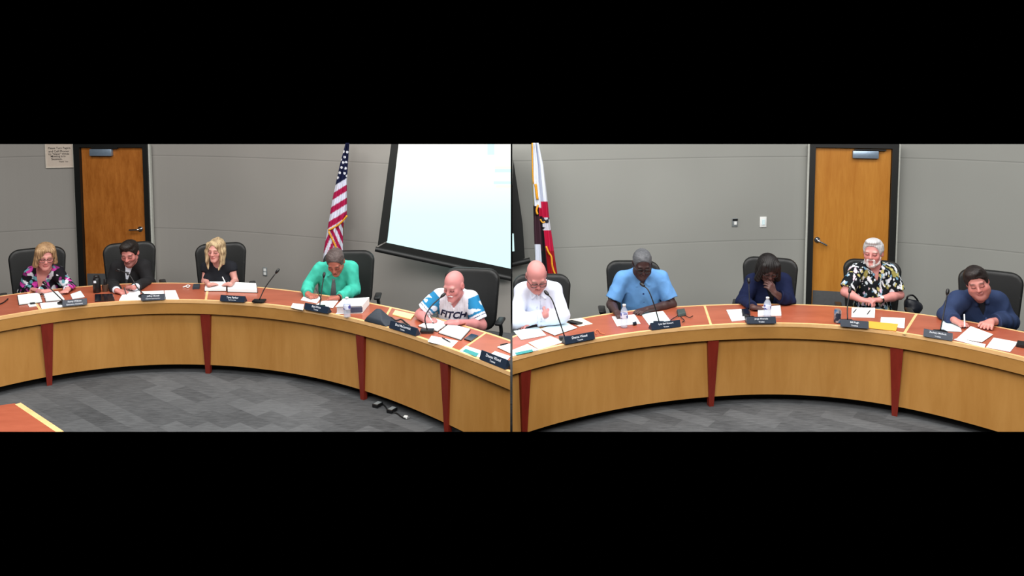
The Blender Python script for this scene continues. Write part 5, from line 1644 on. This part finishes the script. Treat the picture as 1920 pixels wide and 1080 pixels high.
# ------------------------------------------------------------------ flags
M['flag'] = vcol_mat('flag_cloth', .75, .15, 120.0, .2)
def flag(label, right, left, rightedge, y0, y1, colf, fringe, pole, Yf, folds):
    ys = np.arange(y0, y1 + .1, 1.2); nu = 60
    lx = np.interp(ys, [p[1] for p in left], [p[0] for p in left]); rx = np.interp(ys, [p[1] for p in rightedge], [p[0] for p in rightedge])
    V, C = [], []
    for i, y in enumerate(ys):
        for j in range(nu):
            th = 2 * math.pi * j / nu
            u = .5 - .5 * math.cos(th); back = math.sin(th) < 0
            px = lx[i] + (rx[i] - lx[i]) * u
            dep = (-.07 if not back else .04) * abs(math.sin(th)) ** .7
            if not back: dep += .022 * math.sin(u * 2 * math.pi * folds + y * .02) * abs(math.sin(th))
            V.append(on_y(px, y, Yf + dep)); C.append(colf(px, y, u, back))
    Fq = []
    n = len(ys)
    for i in range(n - 1):
        for j in range(nu):
            k = (j + 1) % nu
            Fq.append((i * nu + j, (i + 1) * nu + j, (i + 1) * nu + k, i * nu + k))
    Fq.append(tuple(range(nu))); Fq.append(tuple((n - 1) * nu + j for j in reversed(range(nu))))
    V = np.array(V)
    foot = on_y(pole[1][0], pole[1][1], Yf + .0); topp = on_y(pole[0][0], pole[0][1], Yf + .0)
    d = (topp - foot); foot2 = foot + d * ((0.03 - foot[2]) / d[2])
    root = thing('flag', np.array((foot2[0], foot2[1], 0)), label, 'flag')
    link_np('flag_cloth', V, Fq, M['flag'], root, True, np.array(C))
    bm = bmesh.new(); add_tube(bm, [foot2, topp], .014, 12); link_bm('pole', bm, M['brass'], root, smooth='auto', cuts=[TOP])
    bm = bmesh.new(); add_lathe(bm, (foot2[0], foot2[1], 0), [(.15, .002), (.15, .02), (.06, .05), (.025, .08)], 24); link_bm('stand', bm, M['brass'], root, smooth='auto')
    for pts, r in fringe:
        bm = bmesh.new(); add_tube(bm, smooth_path([on_y(x, y, Yf - .085) for x, y in pts], 5), r, 8); link_bm('fringe', bm, M['gold'], root, smooth=True, label='gold fringe')
    return root
stars = [(646.3, 294.5), (643.5, 304.6), (640.4, 314), (648, 315.7), (637, 324), (646, 325), (633, 333), (639, 299), (651, 285), (649, 304), (644, 284), (651, 330)]
RED, WHT, NAV = L3(168, 24, 74), L3(214, 216, 232), L3(18, 24, 60)
def us(px, y, u, back):
    if back: return L3(150, 30, 60)
    t = y + .62 * (px - 650)
    if y < 432 - (px - 615.7) * .74 + 1.0:
        if t < 334:
            for sx, sy in stars:
                if (px - sx) ** 2 + (y - sy) ** 2 < 5.5: return L3(236, 238, 246)
            return NAV
        k = int((t - 334) // 12.2)
        return WHT if k % 2 == 0 else RED
    t2 = (px - 612) * 1.0 - (y - 432) * .45 if px > 617 + (y - 434) * .45 else (px - 612) + (y - 432) * .42
    k = int(math.floor(t2 / 6.5))
    return WHT if k % 2 == 0 else RED
flag('flag with white stars on navy and red stripes beside the lit screen', False,
     [(648, 268), (637, 310), (624, 370), (614, 430), (607, 470), (603, 530)], [(655, 268), (653, 300), (650.5, 340), (650.5, 402), (643, 425), (643, 470), (640, 530)], 268, 540, us,
     [([(651, 404), (641, 416), (629, 425), (615.5, 432)], .011), ([(616, 434), (624, 450), (630, 464), (634, 482)], .012)], ((652, 262), (632, 600)), wallY(WL, 630) - .35, 3)
def ca(px, y, u, back):
    if back: return L3(190, 190, 200)
    if y < 385 + 10 * u and not (y > 378 and u > .55):
        w = L3(222, 228, 238) if .12 < u < .55 or u > .72 else L3(168, 176, 196)
        return w if u > .06 else L3(150, 140, 80)
    if y < 405: return L3(30, 20, 26) if u < .35 else L3(176, 20, 60)
    if 408 < y < 432 and u > .55:
        return L3(206, 206, 216) if hnoise(np.array((px * .25, y * .25, 0.)), 1.0, 2.0) > -.2 else L3(40, 40, 50)
    if y > 458 and u < .30: return L3(206, 212, 226)
    if u < .42: return L3(58, 34, 44) if y < 470 else L3(24, 26, 32)
    if u < .56: return L3(20, 16, 20)
    return L3(186, 22, 62) if y < 470 else L3(150, 20, 30)
flag('white flag with red and dark folds and a gold tassel', True,
     [(997, 268), (997, 340), (1000, 385), (1001, 430), (1003, 480), (1004, 540)], [(1010, 268), (1019, 310), (1026, 370), (1030, 410), (1036, 450), (1040, 480), (1046, 520), (1047, 540)], 268, 545, ca,
     [([(998, 268), (998.5, 310), (1000, 345)], .007), ([(1004, 345), (1006, 360), (1008, 374)], .015), ([(1009, 384), (1006, 394), (1008, 402)], .012), ([(1013, 411), (1017, 417), (1022, 416)], .009), ([(1024, 462), (1029, 474), (1034, 482), (1036, 500), (1043, 520)], .011)], ((998, 262), (1010, 640)), wallY(WR, 1010) - .35, 4)
# ------------------------------------------------------------------ light
w = bpy.data.worlds.new('world'); SC.world = w; w.use_nodes = True
w.node_tree.nodes['Background'].inputs[0].default_value = (0, 0, 0, 1)
w.node_tree.nodes['Background'].inputs[1].default_value = 0.0
def area(name, loc, rot, sx, sy, power, col):
    d = bpy.data.lights.new(name, 'AREA'); d.shape = 'RECTANGLE'; d.size = sx; d.size_y = sy; d.energy = power; d.color = col
    o = bpy.data.objects.new(name, d); o.location = loc; o.rotation_euler = rot; COL.objects.link(o)
    return o
area('ceiling_and_fill_light', (-3.1, 7.0, 4.7), (R(-4), 0, 0), 6.0, 2.2, 290, (1.0, 0.97, 0.93))
area('ceiling_and_fill_light', (3.1, 6.6, 4.7), (R(-4), 0, 0), 6.0, 2.2, 290, (1.0, 0.98, 0.95))
area('ceiling_and_fill_light', (0, 2.2, 4.7), (R(42), 0, 0), 9.0, 2.0, 560, (1.0, 0.98, 0.96))  # added front fill, no fixture of the room; brightens upright fronts
SC.view_settings.view_transform = 'Standard'
SC.view_settings.look = 'None'
SC.view_settings.exposure = 0.0
SC.cycles.use_denoising = True
SC.cycles.max_bounces = 6
